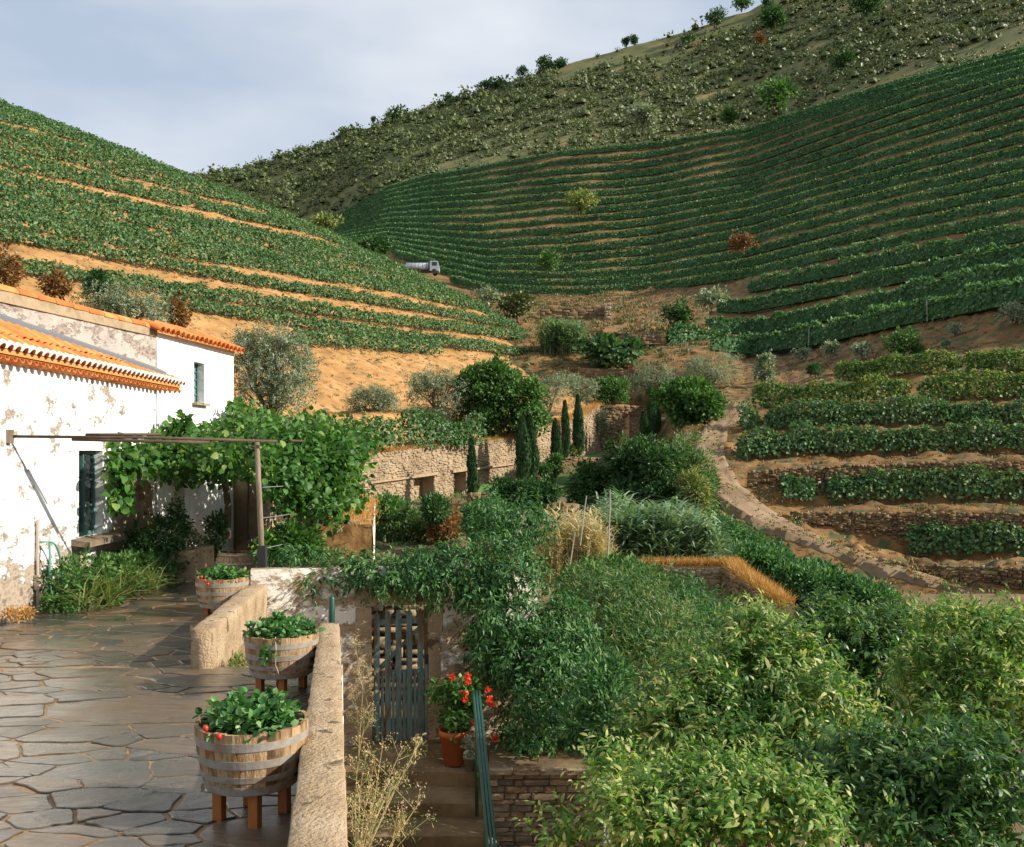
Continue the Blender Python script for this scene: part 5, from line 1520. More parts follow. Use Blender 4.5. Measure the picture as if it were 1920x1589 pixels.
while Yc < 18.8:
    xb = bw(min(Yc, 18.2))[0]
    run = (eX - xb) / cs
    k = 0
    while k == 0 or k * .31 < run - .1:
        c0 = np.array([eX - cs * .31 * k, Yc, eZ + sn * .31 * k + .006 * (k % 2) + r_.uniform(-.006, .006)])
        inst('roof_tile', TM, roof, c0 + np.array([cs * .06, 0, -sn * .06]) * (k == 0), rot, (1 if k else .85, r_.uniform(.96, 1.04), 1))
        k += 1
    # whitewashed ends of the eave tiles
    base = np.array([eX + cs * .065, Yc, eZ - sn * .06])
    ar = []
    for rr in (.10, .066):
        for j in range(9):
            t_ = math.pi * j / 8
            ar.append(base + np.array([.004 + sn * math.sin(t_) * rr, -math.cos(t_) * rr, cs * math.sin(t_) * rr]))
    ar += [p - np.array([.05 * cs, 0, -.05 * sn]) for p in ar[:9]]
    rims.add(ar, [(j, j + 1, 9 + j + 1, 9 + j) for j in range(8)] + [(j + 1, j, 18 + j, 18 + j + 1) for j in range(8)])
    inst('roof_tile', TM, roof, (eX - .28, Yc + .09, 1.22), frame_rot((1, 0, .12), (0, 0, -1)), (.62, .8, .8))
    Yc += .19
rims.build('white_tile_ends', M['white'], roof)
MB().box((-6.565, 14.1, 1.285), (.13, 9.3, .07)).build('eave_board', M['tile'], house)
fl = MB()
for i in range(16):
    y0, y1 = 9.6 + i * .53, 9.6 + (i + 1) * .53
    if y1 > 18.1: break
    za, zb = eZ + .62 * (eX - bw(y0)[0]), eZ + .62 * (eX - bw(y1)[0])
    a, b = bw(y0) + nBw * .035, bw(y1) + nBw * .035
    fl.hexa([(*(a + nBw * .11), za - .02), (*(b + nBw * .11), zb - .02), (*b, zb + .0), (*a, za + .0), (*(a + nBw * .11), za + .05), (*(b + nBw * .11), zb + .05), (*b, zb + .12), (*a, za + .12)])
fl.build('flashing', M['lead'], house)
fb = MB()
a, b = bw(9.5) + nBw * .03, bw(17.95) + nBw * .03
fb.hexa([(*a, 2.12), (*b, 2.17), (*(b - nBw * .4), 2.17), (*(a - nBw * .4), 2.12), (*a, 2.31), (*b, 2.31), (*(b - nBw * .4), 2.31), (*(a - nBw * .4), 2.31)])
fb.build('coping', M['cement'], house)
Yc = 9.6
up_roof = MB()
a, b = bw(17.7) + nBw * .16, bw(21.45) + nBw * .16
tl = math.tan(math.radians(22))
up_roof.hexa([(*a, 2.25), (*b, 2.22), (*(b - nBw * .5), 2.22 + .66 * tl), (*(a - nBw * .3), 2.25 + .46 * tl), (*a, 2.29), (*b, 2.26), (*(b - nBw * .5), 2.26 + .66 * tl), (*(a - nBw * .3), 2.29 + .46 * tl)])
uroof = up_roof.build('upper_roof', M['tile'], house)
while Yc < 17.75:
    p = bw(Yc) - nBw * .1
    inst('roof_tile', RM, uroof, (*p, 2.31 + r_.uniform(-.008, .008)), frame_rot((kB[0], kB[1], .02), (0, 0, 1)), (1, 1, .8))
    Yc += .44
Yc = 17.75
while Yc < 21.45:
    for k in range(1 if Yc < 18.6 else 2):
        p = bw(Yc) + nBw * (.24 - .31 * k * .927)
        inst('roof_tile', TM, uroof, (*p, 2.27 + .31 * k * .375 + r_.uniform(-.01, .01) - .02 * (Yc - 17.7) / 3.7), frame_rot((-nBw[0] * .927, -nBw[1] * .927, .375), (0, 0, 1)), (1, 1, 1))
    Yc += .195

# windows
def window(par, p, ax, nrm, w, h, ncol, nrow, fw=.055, name='window', pane='glass'):
    """p = lower-left corner of the opening, ax along the wall, nrm outwards"""
    p, ax, nrm = np.asarray(p, float), np.asarray([*ax, 0.]), np.asarray([*nrm, 0.])
    up = np.array([0, 0, 1.])
    fr = MB()
    bar = lambda s0, s1, z0, z1, d0=.0, d1=.05: fr.box(p + ax * (s0 + s1) / 2 + up * (z0 + z1) / 2 - nrm * (.12 + (d0 + d1) / 2), (s1 - s0, d1 - d0, z1 - z0), ax, nrm, up)
    bar(0, fw, 0, h); bar(w - fw, w, 0, h); bar(fw, w - fw, 0, fw); bar(fw, w - fw, h - fw, h)
    cw = (w - 2 * fw) / ncol
    for c in range(1, ncol): bar(fw + c * cw - fw * .7, fw + c * cw + fw * .7, fw, h - fw, -.01, .05)
    for c in range(ncol):
        for rr in range(1, nrow):
            z = fw + (h - 2 * fw) * rr / nrow
            bar(fw + c * cw + fw * .6, fw + (c + 1) * cw - fw * .6, z - .017, z + .017, .008, .042)
    f = fr.build(name, M['teal'], par)
    for c in range(ncol):
        for rr in range(nrow):
            s0, s1 = fw + c * cw + .02, fw + (c + 1) * cw - .02
            z0, z1 = fw + (h - 2 * fw) * rr / nrow + .01, fw + (h - 2 * fw) * (rr + 1) / nrow - .01
            MB().box(p + ax * (s0 + s1) / 2 + up * (z0 + z1) / 2 - nrm * .155, (s1 - s0, .006, z1 - z0), ax, nrm, up).build('pane', M[pane], f)
    return f
window(house, (-6.66, WY0, WZ0), (0, 1), (1, 0), WY1 - WY0, WZ1 - WZ0, 2, 3)
p = bw(19.42)
window(house, (*p, 1.03), kB, nBw, .465, .82, 2, 5, .03, pane='shutter')
MB().hexa([(-6.68, 14.5, -1.40), (-6.40, 14.5, -1.43), (-6.40, 15.95, -1.43), (-6.68, 15.95, -1.40), (-6.68, 14.5, -1.302), (-6.40, 14.52, -1.35), (-6.42, 15.93, -1.34), (-6.68, 15.95, -1.302)]).build('window_sill', M['stone'], house)
p = bw(19.65)
MB().box((*(p + nBw * .04), 1.0), (.16, .6, .05), (*nBw, 0), (*kB, 0)).build('window_sill', M['granite'], house)
MB().tube([(-6.62, 13.4, -.93), (-6.62, 13.4, -1.75)], .022, 8).build('conduit', M['pvc'], house)
MB().tube([(-6.62, 13.4, -1.85), (-6.62, 13.41, -2.25)], .026, 8).build('conduit', M['pvc'], house)
MB().box((-6.615, 13.4, -1.80), (.07, .1, .2)).build('junction_box', M['pvc'], house)
hp = [(-6.64, 13.42, -1.26), (-6.5, 13.5, -1.22), (-6.47, 13.62, -1.27), (-6.48, 13.78, -1.5), (-6.5, 13.9, -1.85), (-6.5, 13.86, -2.1), (-6.5, 13.72, -2.2), (-6.5, 13.58, -2.1), (-6.5, 13.5, -1.8), (-6.5, 13.5, -1.4), (-6.52, 13.56, -1.24)]
hq, _ = polyline(hp, .08)
for k in range(2): hq[2:-2] = (hq[1:-3] + hq[2:-2] + hq[3:-1]) / 3
tag(MB().tube(list(hq), .016, 7).build('garden_hose', M['hose'], base=hq[0], smooth=True), 'pale green hose hanging in a loop on the white wall', 'hose')

# lower wall continuing from the gable, half hidden by the vine
t = thing('side_wall', (*bw(21.4), -2.3), 'streaked plaster wall under the grape vine beside the steps', 'wall')
wall_face('face', bw(21.32) + nBw * .35, bw(22.9) + nBw * .35, -2.4, -.1, [], 'cement', t, amp=.04)
a, b = bw(21.32) + nBw * .33, bw(22.9) + nBw * .33
MB().hexa([(*a, -2.4), (*b, -2.4), (*(b - nBw * .5), -2.4), (*(a - nBw * .5), -2.4), (*a, -.1), (*b, -.1), (*(b - nBw * .5), -.1), (*(a - nBw * .5), -.1)]).build('core', M['stone'], t)
# steps climbing behind the terrace
t = thing('stone_steps', at(520, 1010, 21), 'worn orange-brown stone steps climbing behind the pergola post', 'steps')
for k in range(9):
    Y = 21.5 + k * .42; z = -2.15 + k * .165
    MB().hexa([(-5.9, Y, z - .5), (-4.75, Y, z - .5), (-4.75, Y + .5, z - .5), (-5.9, Y + .5, z - .5), (-5.9, Y, z + r_.uniform(-.02, .02)), (-4.75, Y + r_.uniform(-.03, .03), z), (-4.75, Y + .5, z), (-5.9, Y + .5, z)]).build('step', M['stone_far'], t)

# ------------------------------------------------------------------ pergola and its vine
perg = thing('pergola', (-3.67, 14.0, -2.2), 'dark pole pergola on a grey leaning post beside the house', 'pergola')
MB().tube([(-3.62, 14.0, -2.35), (-3.66, 14.0, -1.2), (-3.72, 14.0, .16)], [.045, .042, .036], 8).build('post', M['wood_old'], perg, smooth=True)
MB().box((-3.635, 13.98, -1.72), (.115, .115, .75)).build('post_shoe', M['black'], perg)
mb = MB().tube([(-6.64, 12.7, .22), (-5.0, 13.35, .215), (-3.42, 14.0, .17)], .021, 7)
mb.build('beam', M['pole'], perg, smooth=True)
mb = MB().tube([(-5.95, 12.97, .185), (-5.0, 13.34, .165), (-4.3, 13.63, .15)], .024, 7); mb.build('pole', M['pole'], perg, smooth=True)
mb = MB().tube([(-5.8, 13.05, .25), (-4.9, 13.42, .262)], .02, 6); mb.build('pole', M['pole'], perg, smooth=True)
for k, x in enumerate((-6.1, -5.4, -4.7, -4.0, -3.55)):
    y0 = 12.7 + (x + 6.64) * .404
    MB().tube([(x, max(y0, 15.4), .2), (x + .1, 17.5, .2), (x + .25, 20.5, .2)], .022, 6).build('rafter', M['pole'], perg, smooth=True)
MB().box((-6.63, 12.68, .22), (.06, .1, .18)).build('bracket', M['wood_old'], perg)
for k in range(3):
    MB().tube([(-3.65, 14.05, -.5 - k * .45), (-3.2, 17.5, -.55 - k * .45), (-3.4, 21.5, -.5 - k * .4)], .006, 5).build('wire', M['steel'], perg)
gv = thing('grape_vine', (-4.6, 18, -2.2), 'leafy grape vine sprawling over the pergola and hanging down its right side', 'grape vine')
bl = [B(555, 834, 18.8, 55, 14, 1.1), B(615, 838, 18.8, 55, 14, 1.2), B(500, 832, 19.0, 45, 12, 1.2), B(650, 842, 18.6, 36, 14, 1.2), B(600, 880, 20.8, 70, 60, 1.5), B(640, 930, 20.4, 40, 50, 1.2), B(560, 900, 21.5, 60, 60, 1.2), B(278, 866, 15.7, 34, 24, .8), B(310, 850, 16.5, 60, 22, 1.2), B(380, 850, 17, 60, 30, 1.5), B(440, 860, 16, 50, 40, 1.2), B(360, 880, 18, 70, 24, 1.2),  # leading blobs: unseen canopy added behind the vine to shade the end wall
      B(350, 825, 19, 80, 12, 1.5), B(450, 815, 19, 60, 22, 1.5), B(540, 825, 17, 60, 34, 1.6), B(600, 840, 17.5, 60, 44, 1.6), B(640, 870, 17, 36, 44, 1.2),
      B(590, 900, 16.5, 56, 50, 1.2), B(610, 950, 16, 40, 42, .9), B(545, 880, 15.5, 36, 50, .9), B(560, 930, 15.8, 34, 36, .7), B(650, 830, 20, 50, 26, 1.5), B(480, 790, 20, 36, 22, 1.2), B(590, 800, 19, 60, 16, 1.4)]
bl = [(a, b, c, d, e, f * .82) for a, b, c, d, e, f in bl]
V, Fc = crown_geo(bl, 2700, 6, .118, .108, .22, 71, 'r', .3, .35, out=.35, up=-.25, curl=.25, nup=.25)
mk('foliage', V, Fc, M['grape'], gv)
bl2 = [B(226, 880, 14.9, 8, 30, .2), B(222, 935, 14.9, 6, 30, .12), B(236, 852, 15, 14, 20, .3), B(330, 808, 18, 14, 10, .4), B(345, 798, 18, 5, 12, .2), B(500, 870, 15, 16, 60, .4), B(445, 770, 20.5, 12, 14, .4)]
for k, b_ in enumerate(bl2):
    V, Fc = crown_geo([b_], 22, 6, .14, .125, .14, 72 + k, 'r', .1, .3, out=.3, up=-.35, curl=.25, nup=.2)
    mk('trailing_shoot', V, Fc, M['grape'], gv)
mb = MB()
mb.tube([at(425, 1010, 19.5), at(428, 950, 19.5), at(420, 890, 19), at(400, 840, 18.5)], [.09, .07, .06, .04], 7)
mb.tube([at(590, 1000, 17), at(585, 940, 17), at(575, 880, 17), at(560, 830, 17)], [.05, .045, .04, .03], 6)
mb.build('stem', M['bark'], gv, smooth=True)

# ------------------------------------------------------------------ parapets
def slab_wall(name, label, pL0, pR0, pL1, pR1, zt, zb, mat, parent=None, top_cell=.12, amp=.012, cat='parapet'):
    """low wall with a rough weathered stone head; pL/pR plan corners near and far"""
    pL0, pR0, pL1, pR1 = [np.array(p, float) for p in (pL0, pR0, pL1, pR1)]
    t = thing(name, (*(pL0 + pR0) / 2, zb), label, cat)
    ln = np.linalg.norm(pL1 - pL0); nu = int(ln / .07) + 1
    prof = [(0, zb), (0, zt - .2), (0, zt - .1), (0, zt - .008), (.03, zt), (.3, zt + .004), (.5, zt + .006), (.7, zt + .004), (.97, zt), (1, zt - .008), (1, zt - .1), (1, zt - .2), (1, zb)]
    V = []
    for i in range(nu + 1):
        f = i / nu
        L_, R_ = pL0 * (1 - f) + pL1 * f, pR0 * (1 - f) + pR1 * f
        for u, z in prof: V.append((*(L_ * (1 - u) + R_ * u), z))
    V = np.array(V)
    V += amp * 2 * (np.stack([fbm(V * 7, 4), fbm(V * 7 + 9, 5), fbm(V * 5 + 20, 6)], 1) - .5)
    m = len(prof); Fc = []
    for i in range(nu):
        for j in range(m - 1): Fc.append((i * m + j, i * m + j + 1, (i + 1) * m + j + 1, (i + 1) * m + j))
    Fc += [tuple(range(m))[::-1], tuple(nu * m + j for j in range(m))]
    mk('stone_head', V, Fc, M[mat], t, smooth=True)
    return t
p1 = slab_wall('parapet', 'long granite-topped parapet running away from the foreground', (par1(2.9) - .15, 2.9), (par1(2.9) + .15, 2.9), (par1(10.35) - .105, 10.35), (par1(10.35) + .105, 10.35), -1.83, -2.5, 'granite')
slab_wall('parapet', 'shorter granite parapet with a rough-hewn end behind the tubs', (-3.33, 9.95), (-3.1, 9.95), (-3.69, 13.35), (-3.40, 13.35), -1.83, -2.3, 'granite')
tag(MB().hexa([at(433, 1116, 12.9) + np.array(v) for v in ((0, 0, -.13), (.32, 0, -.13), (.36, .25, -.13), (.04, .25, -.13), (.01, 0, .0), (.31, .01, .01), (.35, .24, .0), (.04, .25, .01))]).build('loose_stone', M['granite'], base=at(433, 1116, 12.9)), 'flat loose stone lying on the shorter parapet', 'stone')
# flaking outer face of the terrace below the long parapet
t = thing('terrace_face', (par1(6) + .2, 6, -4), 'flaking plastered outer face below the long parapet', 'wall')
wall_face('face', (par1(2.9) + .13, 2.9), (par1(10.35) + .12, 10.35), -6, -1.98, [], 'limeG', t, amp=.03)
wall_face('face', (par1(10.36) + .12, 10.37), (par1(10.36) - .12, 10.37), -6, -1.98, [], 'limeG', t, amp=.0)
wall_face('face', (-3.2, 10.04), (-3.62, 13.4), -4.4, -2.1, [], 'limeG', t, amp=.0)

# ------------------------------------------------------------------ barrel tubs
def lathe(prof, seg=28, ring=None):
    V, Fc = [], []
    for r0, z in prof:
        for k in range(seg):
            t_ = 2 * math.pi * k / seg
            V.append((r0 * math.cos(t_), r0 * math.sin(t_), z))
    for i in range(len(prof) - 1):
        for k in range(seg):
            Fc.append((i * seg + k, i * seg + (k + 1) % seg, (i + 1) * seg + (k + 1) % seg, (i + 1) * seg + k))
    return np.array(V), Fc
NS = 26
def stave_mesh():
    V = []
    zs = [0, .1, .2, .3, .39]
    w = math.pi / NS * .985
    for z in zs:
        ro = .285 + .065 * math.sin(z / .39 * math.pi / 2)
        for rr in (ro, ro - .024):
            for a_ in (-w, 0, w):
                V.append((rr * math.cos(a_) * (1 if a_ == 0 else .998), rr * math.sin(a_), z))
    Fc = []
    for i in range(len(zs) - 1):
        o = i * 6
        Fc += [(o, o + 1, o + 7, o + 6), (o + 1, o + 2, o + 8, o + 7), (o + 5, o + 4, o + 10, o + 11), (o + 4, o + 3, o + 9, o + 10), (o + 2, o + 5, o + 11, o + 8), (o + 3, o, o + 6, o + 9)]
    e = (len(zs) - 1) * 6
    Fc += [(e, e + 1, e + 4, e + 3), (e + 1, e + 2, e + 5, e + 4), (3, 4, 1, 0), (4, 5, 2, 1)]
    me = raw_mesh('stave', np.array(V), Fc); me.materials.append(M['stave']); return me
STV = stave_mesh()
def hoop_mesh(z, w=.05):
    ra = .289 + .065 * math.sin(max(z, 0) / .39 * math.pi / 2); rb = .289 + .065 * math.sin(min(z + w, .39) / .39 * math.pi / 2)
    V, Fc = lathe([(ra - .006, z), (ra, z), (rb, z + w), (rb - .006, z + w)], 52)
    me = raw_mesh('hoop', V, Fc, False); me.materials.append(M['hoop']); return me
HPS = [hoop_mesh(.285), hoop_mesh(.175), hoop_mesh(.085, .036), hoop_mesh(.005, .05)]
V, Fc = lathe([(.0, .33), (.2, .335), (.328, .32)], 24)
SOILM = raw_mesh('soil', V, Fc, True); SOILM.materials.append(M['potsoil'])
LEG = raw_mesh('leg', np.array(MB().box((0, 0, -.12), (.062, .062, .30)).v), [(3, 2, 1, 0), (4, 5, 6, 7), (0, 1, 5, 4), (1, 2, 6, 5), (2, 3, 7, 6), (3, 0, 4, 7)]); LEG.materials.append(M['leg'])
def ico(r0, c, seg=8):
    pr = [(r0 * math.sin(math.pi * i / 5), r0 * 1.15 * math.cos(math.pi * i / 5)) for i in range(6)]
    V, Fc = lathe(pr, seg); return V + np.asarray(c), Fc
def tub(px, Y, rimz, label, seed, rot, plabel, fruits, s=1.0, dens=110):
    x = (px - HX) / F * Y
    g = TZ(Y)
    bz = rimz - .39 * s
    t = thing('barrel_tub', (x, Y, g), label, 'tub', 'half-barrel planters on the terrace')
    for k in range(NS): inst('stave', STV, t, (x, Y, bz), (0, 0, rot + 2 * math.pi * k / NS), (s, s, s * (1 + .012 * math.sin(k * 2.3 + seed))))
    for h in HPS: inst('hoop', h, t, (x, Y, bz), (0, 0, rot), (s, s, s))
    inst('soil', SOILM, t, (x, Y, bz), (0, 0, 0), (s, s, s))
    for k in range(4):
        a_ = rot + math.pi / 4 + k * math.pi / 2
        lx, ly = x + .2 * s * math.cos(a_), Y + .2 * s * math.sin(a_)
        hh = bz + .03 - g
        inst('leg', LEG, t, (lx, ly, g + hh * .9), (0, 0, rot + .2), (s, s, hh / .27))
    pz = thing('strawberry_plants', (x, Y, bz + .33 * s), plabel, 'strawberry plants', 'plants growing in the tubs')
    bl = [(x + .17 * s * math.cos(a_) , Y + .17 * s * math.sin(a_), rimz + .02 * s, .17 * s, .17 * s, .075 * s) for a_ in np.linspace(0, 2 * math.pi, 6, endpoint=False)] + [(x, Y, rimz + .06 * s, .2 * s, .2 * s, .08 * s)]
    V, Fc = crown_geo(bl, int(dens * 1.6), 5, .052 * s, .047 * s, .045 * s, seed, 'r', .35, .3, out=.35, up=.25, curl=.2, nup=.9)
    mk('foliage', V, Fc, M['berry'], pz)
    for (fx, fy, fz) in fruits:
        V, Fc = ico(.018 * s, (x + fx * s, Y + fy * s, rimz + fz * s)); mk('strawberry', V, Fc, M['red'], pz, smooth=True)
    return t
tub(473, 6.09, -1.69, 'nearest half-barrel tub on orange legs, beside the long parapet', 81, -.44, 'lush strawberry plants with two red berries in the nearest tub', [(-.2, -.3, .03), (-.1, -.36, -.0)], 1.0, 150)
tub(528, 9.2, -1.715, 'second half-barrel tub, between the two parapets', 82, -.5, 'strawberry plants trailing over the rim of the second tub', [], 1.0, 110)
tub(417, 13.2, -1.70, 'farthest half-barrel tub, behind the shorter parapet', 83, -.4, 'strawberry plants with orange-red fruit in the farthest tub', [(-.12, -.36, .0), (-.17, -.34, .04), (-.08, -.36, -.05)], 1.02, 90)
# trailing runner on the second tub
x2 = (528 - HX) / F * 9.2
rn = MB().tube([(x2 + .02, 8.88, -1.7), (x2 + .04, 8.82, -1.8), (x2 + .03, 8.84, -1.95), (x2 + .06, 8.86, -2.05)], .004, 5).build('strawberry_runner', M['straw'], base=(x2, 8.85, -1.8))
tag(rn, 'thin runner hanging over the hoops of the second tub', 'runner')
V, Fc = crown_geo([(x2 - .02, 8.82, -1.86, .05, .03, .05)], 9, 5, .05, .04, .03, 84, 'r')
tag(mk('strawberry_shoot', V, Fc, M['berry'], base=(x2, 8.82, -1.86)), 'small leafy shoot hanging on the second tub', 'shoot')
# upright barrel
bx_, by_ = (443 - HX) / F * 15.6, 15.6
t = thing('wine_barrel', (bx_, by_, -2.18), 'dark upright wine barrel with a wet lid behind the farthest tub', 'barrel')
zt_ = -(1035 - HY) / F * 15.6; hb = zt_ + 2.18
for k in range(24):
    w = math.pi / 24 * .98; V = []
    for f in (0, .25, .5, .75, 1):
        ro = .27 + .07 * math.sin(math.pi * f)
        for rr in (ro, ro - .02):
            for a_ in (-w, w):
                an = a_ + 2 * math.pi * k / 24
                V.append((bx_ + rr * math.cos(an), by_ + rr * math.sin(an), -2.18 + hb * f))
    Fc = []
    for i in range(4):
        o = i * 4
        Fc += [(o, o + 1, o + 5, o + 4), (o + 3, o + 2, o + 6, o + 7)]
    Fc += [(16, 17, 19, 18)]
    mk('stave', V, Fc, M['stave'], t)
for f in (.08, .3, .7, .93):
    ro = .273 + .07 * math.sin(math.pi * f); z = -2.18 + hb * f
    V, Fc = lathe([(ro, z - .02), (ro + .006, z - .02), (ro + .006, z + .02), (ro, z + .02)], 32)
    mk('hoop', V + np.array([bx_, by_, 0]), Fc, M['hoop'], t, smooth=True)
V, Fc = lathe([(.0, zt_ - .03), (.262, zt_ - .03)], 32)
mk('lid', V + np.array([bx_, by_, 0]), Fc, M['glass'], t)
# stone planter
b = at(346, 1090, 16.3)
t = thing('stone_planter', b, 'pale streaked stone planter block against the house wall', 'planter')
MB().hexa([b + np.array(v) for v in ((-.2, -.1, -.1), (.22, -.1, -.1), (.24, .9, -.1), (-.2, .9, -.1), (-.19, -.1, .5), (.2, -.09, .53), (.22, .9, .52), (-.19, .9, .5))]).build('block', M['granite'], t)

# ------------------------------------------------------------------ gate wall, gate, landing
def gwl(px):
    Y = 13.4 + (px - 500) / 400 * .75
    return np.array([(px - HX) / F * Y, Y])
g0, g1 = gwl(470), gwl(1010)
gl = np.linalg.norm(g1 - g0); gd = (g1 - g0) / gl; gn = np.array([gd[1], -gd[0]])
gs = lambda px: float(np.dot(gwl(px) - g0, gd))
GT, GB = -2.2, -4.17
gwall = thing('gate_wall', (*gwl(750), -4.2), 'patchy limewashed wall around the picket gate', 'wall')
wall_face('face', g0, g1, -4.6, -1.62, [(gs(694), gs(806), GB - .05, GT)], 'limeG', gwall, amp=.025, depth=.42)
a, b, c_ = g0 - gn * .45, g1 - gn * .45, None
for s0, s1, z0, z1 in ((0, gs(690), -4.6, -1.65), (gs(810), gl, -4.6, -1.65), (gs(690), gs(810), GT + .03, -1.65)):
    A, Bq = g0 + gd * s0 - gn * .06, g0 + gd * s1 - gn * .06
    MB().hexa([(*A, z0), (*Bq, z0), (*(Bq - gn * .38), z0), (*(A - gn * .38), z0), (*A, z1), (*Bq, z1), (*(Bq - gn * .38), z1), (*(A - gn * .38), z1)]).build('core', M['stone'], gwall)
def block(px0, px1, z0, z1, dep, name='jamb_block'):
    A, Bq = gwl(px0) + gn * dep, gwl(px1) + gn * dep
    rj = lambda: r_.uniform(-.008, .008)
    q = [(*A, z0 + .006), (*Bq, z0 + .006), (*(Bq - gn * (dep + .42)), z0 + .006), (*(A - gn * (dep + .42)), z0 + .006), (*A, z1 - .006), (*Bq, z1 - .006), (*(Bq - gn * (dep + .42)), z1 - .006), (*(A - gn * (dep + .42)), z1 - .006)]
    o = MB().hexa([np.array(p) + np.array([rj(), rj(), 0]) for p in q]).build(name, M['granite'], gwall)
    bv = o.modifiers.new('bevel', 'BEVEL'); bv.width = .012; bv.segments = 2
    return o
block(664, 832, -2.2, -1.93, .035, 'lintel')
for z0, z1, dx in ((-2.72, -2.2, 0), (-3.2, -2.72, 5), (-3.75, -3.2, -3), (-4.3, -3.75, 3)):
    block(666 + dx, 697, z0, z1, .03)
for z0, z1, dx in ((-2.62, -2.2, 0), (-3.3, -2.62, -4), (-3.7, -3.3, 2), (-4.3, -3.7, -2)):
    block(803, 830 + dx, z0, z1, .028)
gate = thing('picket_gate', (*gwl(750), GB), 'teal-grey wooden picket gate in a stone doorway', 'gate')
gdep = .03
def gp(px, dep): return gwl(px) - gn * dep
def picket(px, z0, z1, w, mat='gatepaint', point=.07):
    c0 = gp(px, gdep)
    h = w / 2
    V = []
    for dep in (0, .022):
        for s, z in ((-h, z0), (h, z0), (h, z1 - point), (0, z1), (-h, z1 - point)):
            q = c0 + gd * s - gn * dep; V.append((*q, z))
    mk('picket', V, [(0, 1, 2, 3, 4), (9, 8, 7, 6, 5)] + [(i, i + 5, (i + 1) % 5 + 5, (i + 1) % 5) for i in range(5)], M[mat], gate)
for k in range(5): picket(707 + k * 20.5 + r_.uniform(-.8, .8), GB + .02, -2.26 + r_.uniform(-.02, .01), .085)
for k in range(4): picket(717.5 + k * 20.5, GB + .02, -3.15, .04, point=.03)
picket(800, GB + .02, -3.05, .04, point=.03)
for z in (-2.48, -3.22, -3.95):
    A, Bq = gp(698, gdep + .025), gp(803, gdep + .025)
    MB().hexa([(*A, z), (*Bq, z), (*(Bq - gn * .03), z), (*(A - gn * .03), z), (*A, z + .075), (*Bq, z + .075), (*(Bq - gn * .03), z + .075), (*(A - gn * .03), z + .075)]).build('rail', M['gatepaint'], gate)
A, Bq = gp(702, gdep + .03), gp(798, gdep + .03)
MB().hexa([(*A, -3.15), (*(A + gd * .07), -3.15), (*(A + gd * .07 - gn * .025), -3.15), (*(A - gn * .025), -3.15), (*(Bq - gd * .07), -2.5), (*Bq, -2.5), (*(Bq - gn * .025), -2.5), (*(Bq - gd * .07 - gn * .025), -2.5)]).build('brace', M['gatepaint'], gate)
A = gp(801, gdep - .02)
MB().box((*A, -3.0), (.05, .03, .14), (*gd, 0), (*gn, 0)).build('latch', M['black'], gate)

# lit earth bank seen through and above the gate
t = thing('earth_bank', at(650, 1000, 19), 'orange sunlit earth bank edged by a pale wall beyond the gate', 'bank')
zb_ = -1.42
q = [at(585, 0, 18.5)[:2], at(697, 0, 18.5)[:2], at(702, 0, 30)[:2], at(640, 0, 30)[:2]]
nx, ny = 24, 40
V = []
for i in range(nx + 1):
    for j in range(ny + 1):
        u, v = i / nx, j / ny
        p = (q[0] * (1 - u) + q[1] * u) * (1 - v) + (q[3] * (1 - u) + q[2] * u) * v
        V.append((*p, zb_ + .25 * (1 - u)))
V = np.array(V); V[:, 2] += .18 * (fbm(V * 2.2, 4) - .5)
a = (np.arange(nx)[:, None] * (ny + 1) + np.arange(ny)[None]).ravel()
mk('top', V, np.stack([a, a + ny + 1, a + ny + 2, a + 1], 1), M['soil'], t)
wall_face('side', q[1] + np.array([.02, 0]), q[2] + np.array([.02, 0]), -4.6, zb_ + .02, [], 'limeG', t, amp=.03, cell=.3)
wall_face('front', q[0], q[1], -4.6, zb_ + .05, [], 'soil', t, amp=.03, cell=.3)
r = np.random.default_rng(8)
P = V[r.integers(0, len(V), 2600)] + r.normal(size=(2600, 3)) * np.array([.1, .15, .0])
Vg, Fg = leaf_geo(P, norm(r.normal(size=(2600, 3)) * .7 + np.array([0, 0, 1])), rdir(2600, r), .16 * r.uniform(.5, 1.3, 2600), .012, 's', .3)
mk('dry_grass', Vg, Fg, M['drygrass'], t)['kind'] = 'stuff'
bb_ = thing('stair_flank', (-1.9, 15.6, -4.2), 'pale ochre stone flank glimpsed through the gate pickets', 'wall')
stone_face((-2.9, 15.9), (-.6, 16.2), -4.4, -2.4, -4.4, -2.6, .3, .14, .1, 130, 'facing_stones', 'stone_far', bb_)
MB().box((-1.75, 16.35, -3.5), (2.4, .4, 2.0), (.99, .13, 0), (-.13, .99, 0)).build('core', M['stone_far'], bb_)

# landing and steps in front of the gate
st = thing('landing_steps', (-.9, 12.8, -4.17), 'mossy stone landing and steps in front of the gate', 'steps')
def rough_slab(name, x0, x1, y0, y1, zt, zb, seed, mat='stone_dark'):
    nx, ny = int((x1 - x0) / .14) + 1, int((y1 - y0) / .14) + 1
    V, Fc = [], []
    for i in range(nx + 1):
        for j in range(ny + 1):
            V.append((x0 + (x1 - x0) * i / nx, y0 + (y1 - y0) * j / ny, zt))
    V = np.array(V); V[:, 2] += .05 * (fbm(V * 3, seed) - .5); V[:, 1] += .1 * (fbm(V * 2.2 + 7, seed) - .5)
    Fc = [(i * (ny + 1) + j, (i + 1) * (ny + 1) + j, (i + 1) * (ny + 1) + j + 1, i * (ny + 1) + j + 1) for i in range(nx) for j in range(ny)]
    k = len(V); fr = [i * (ny + 1) for i in range(nx + 1)]
    lowv = np.array([(V[f][0], V[f][1] + .04, zb) for f in fr])
    V = np.concatenate([V, lowv])
    Fc += [(k + i, k + i + 1, fr[i + 1], fr[i]) for i in range(nx)]
    return mk(name, V, Fc, M[mat], st)
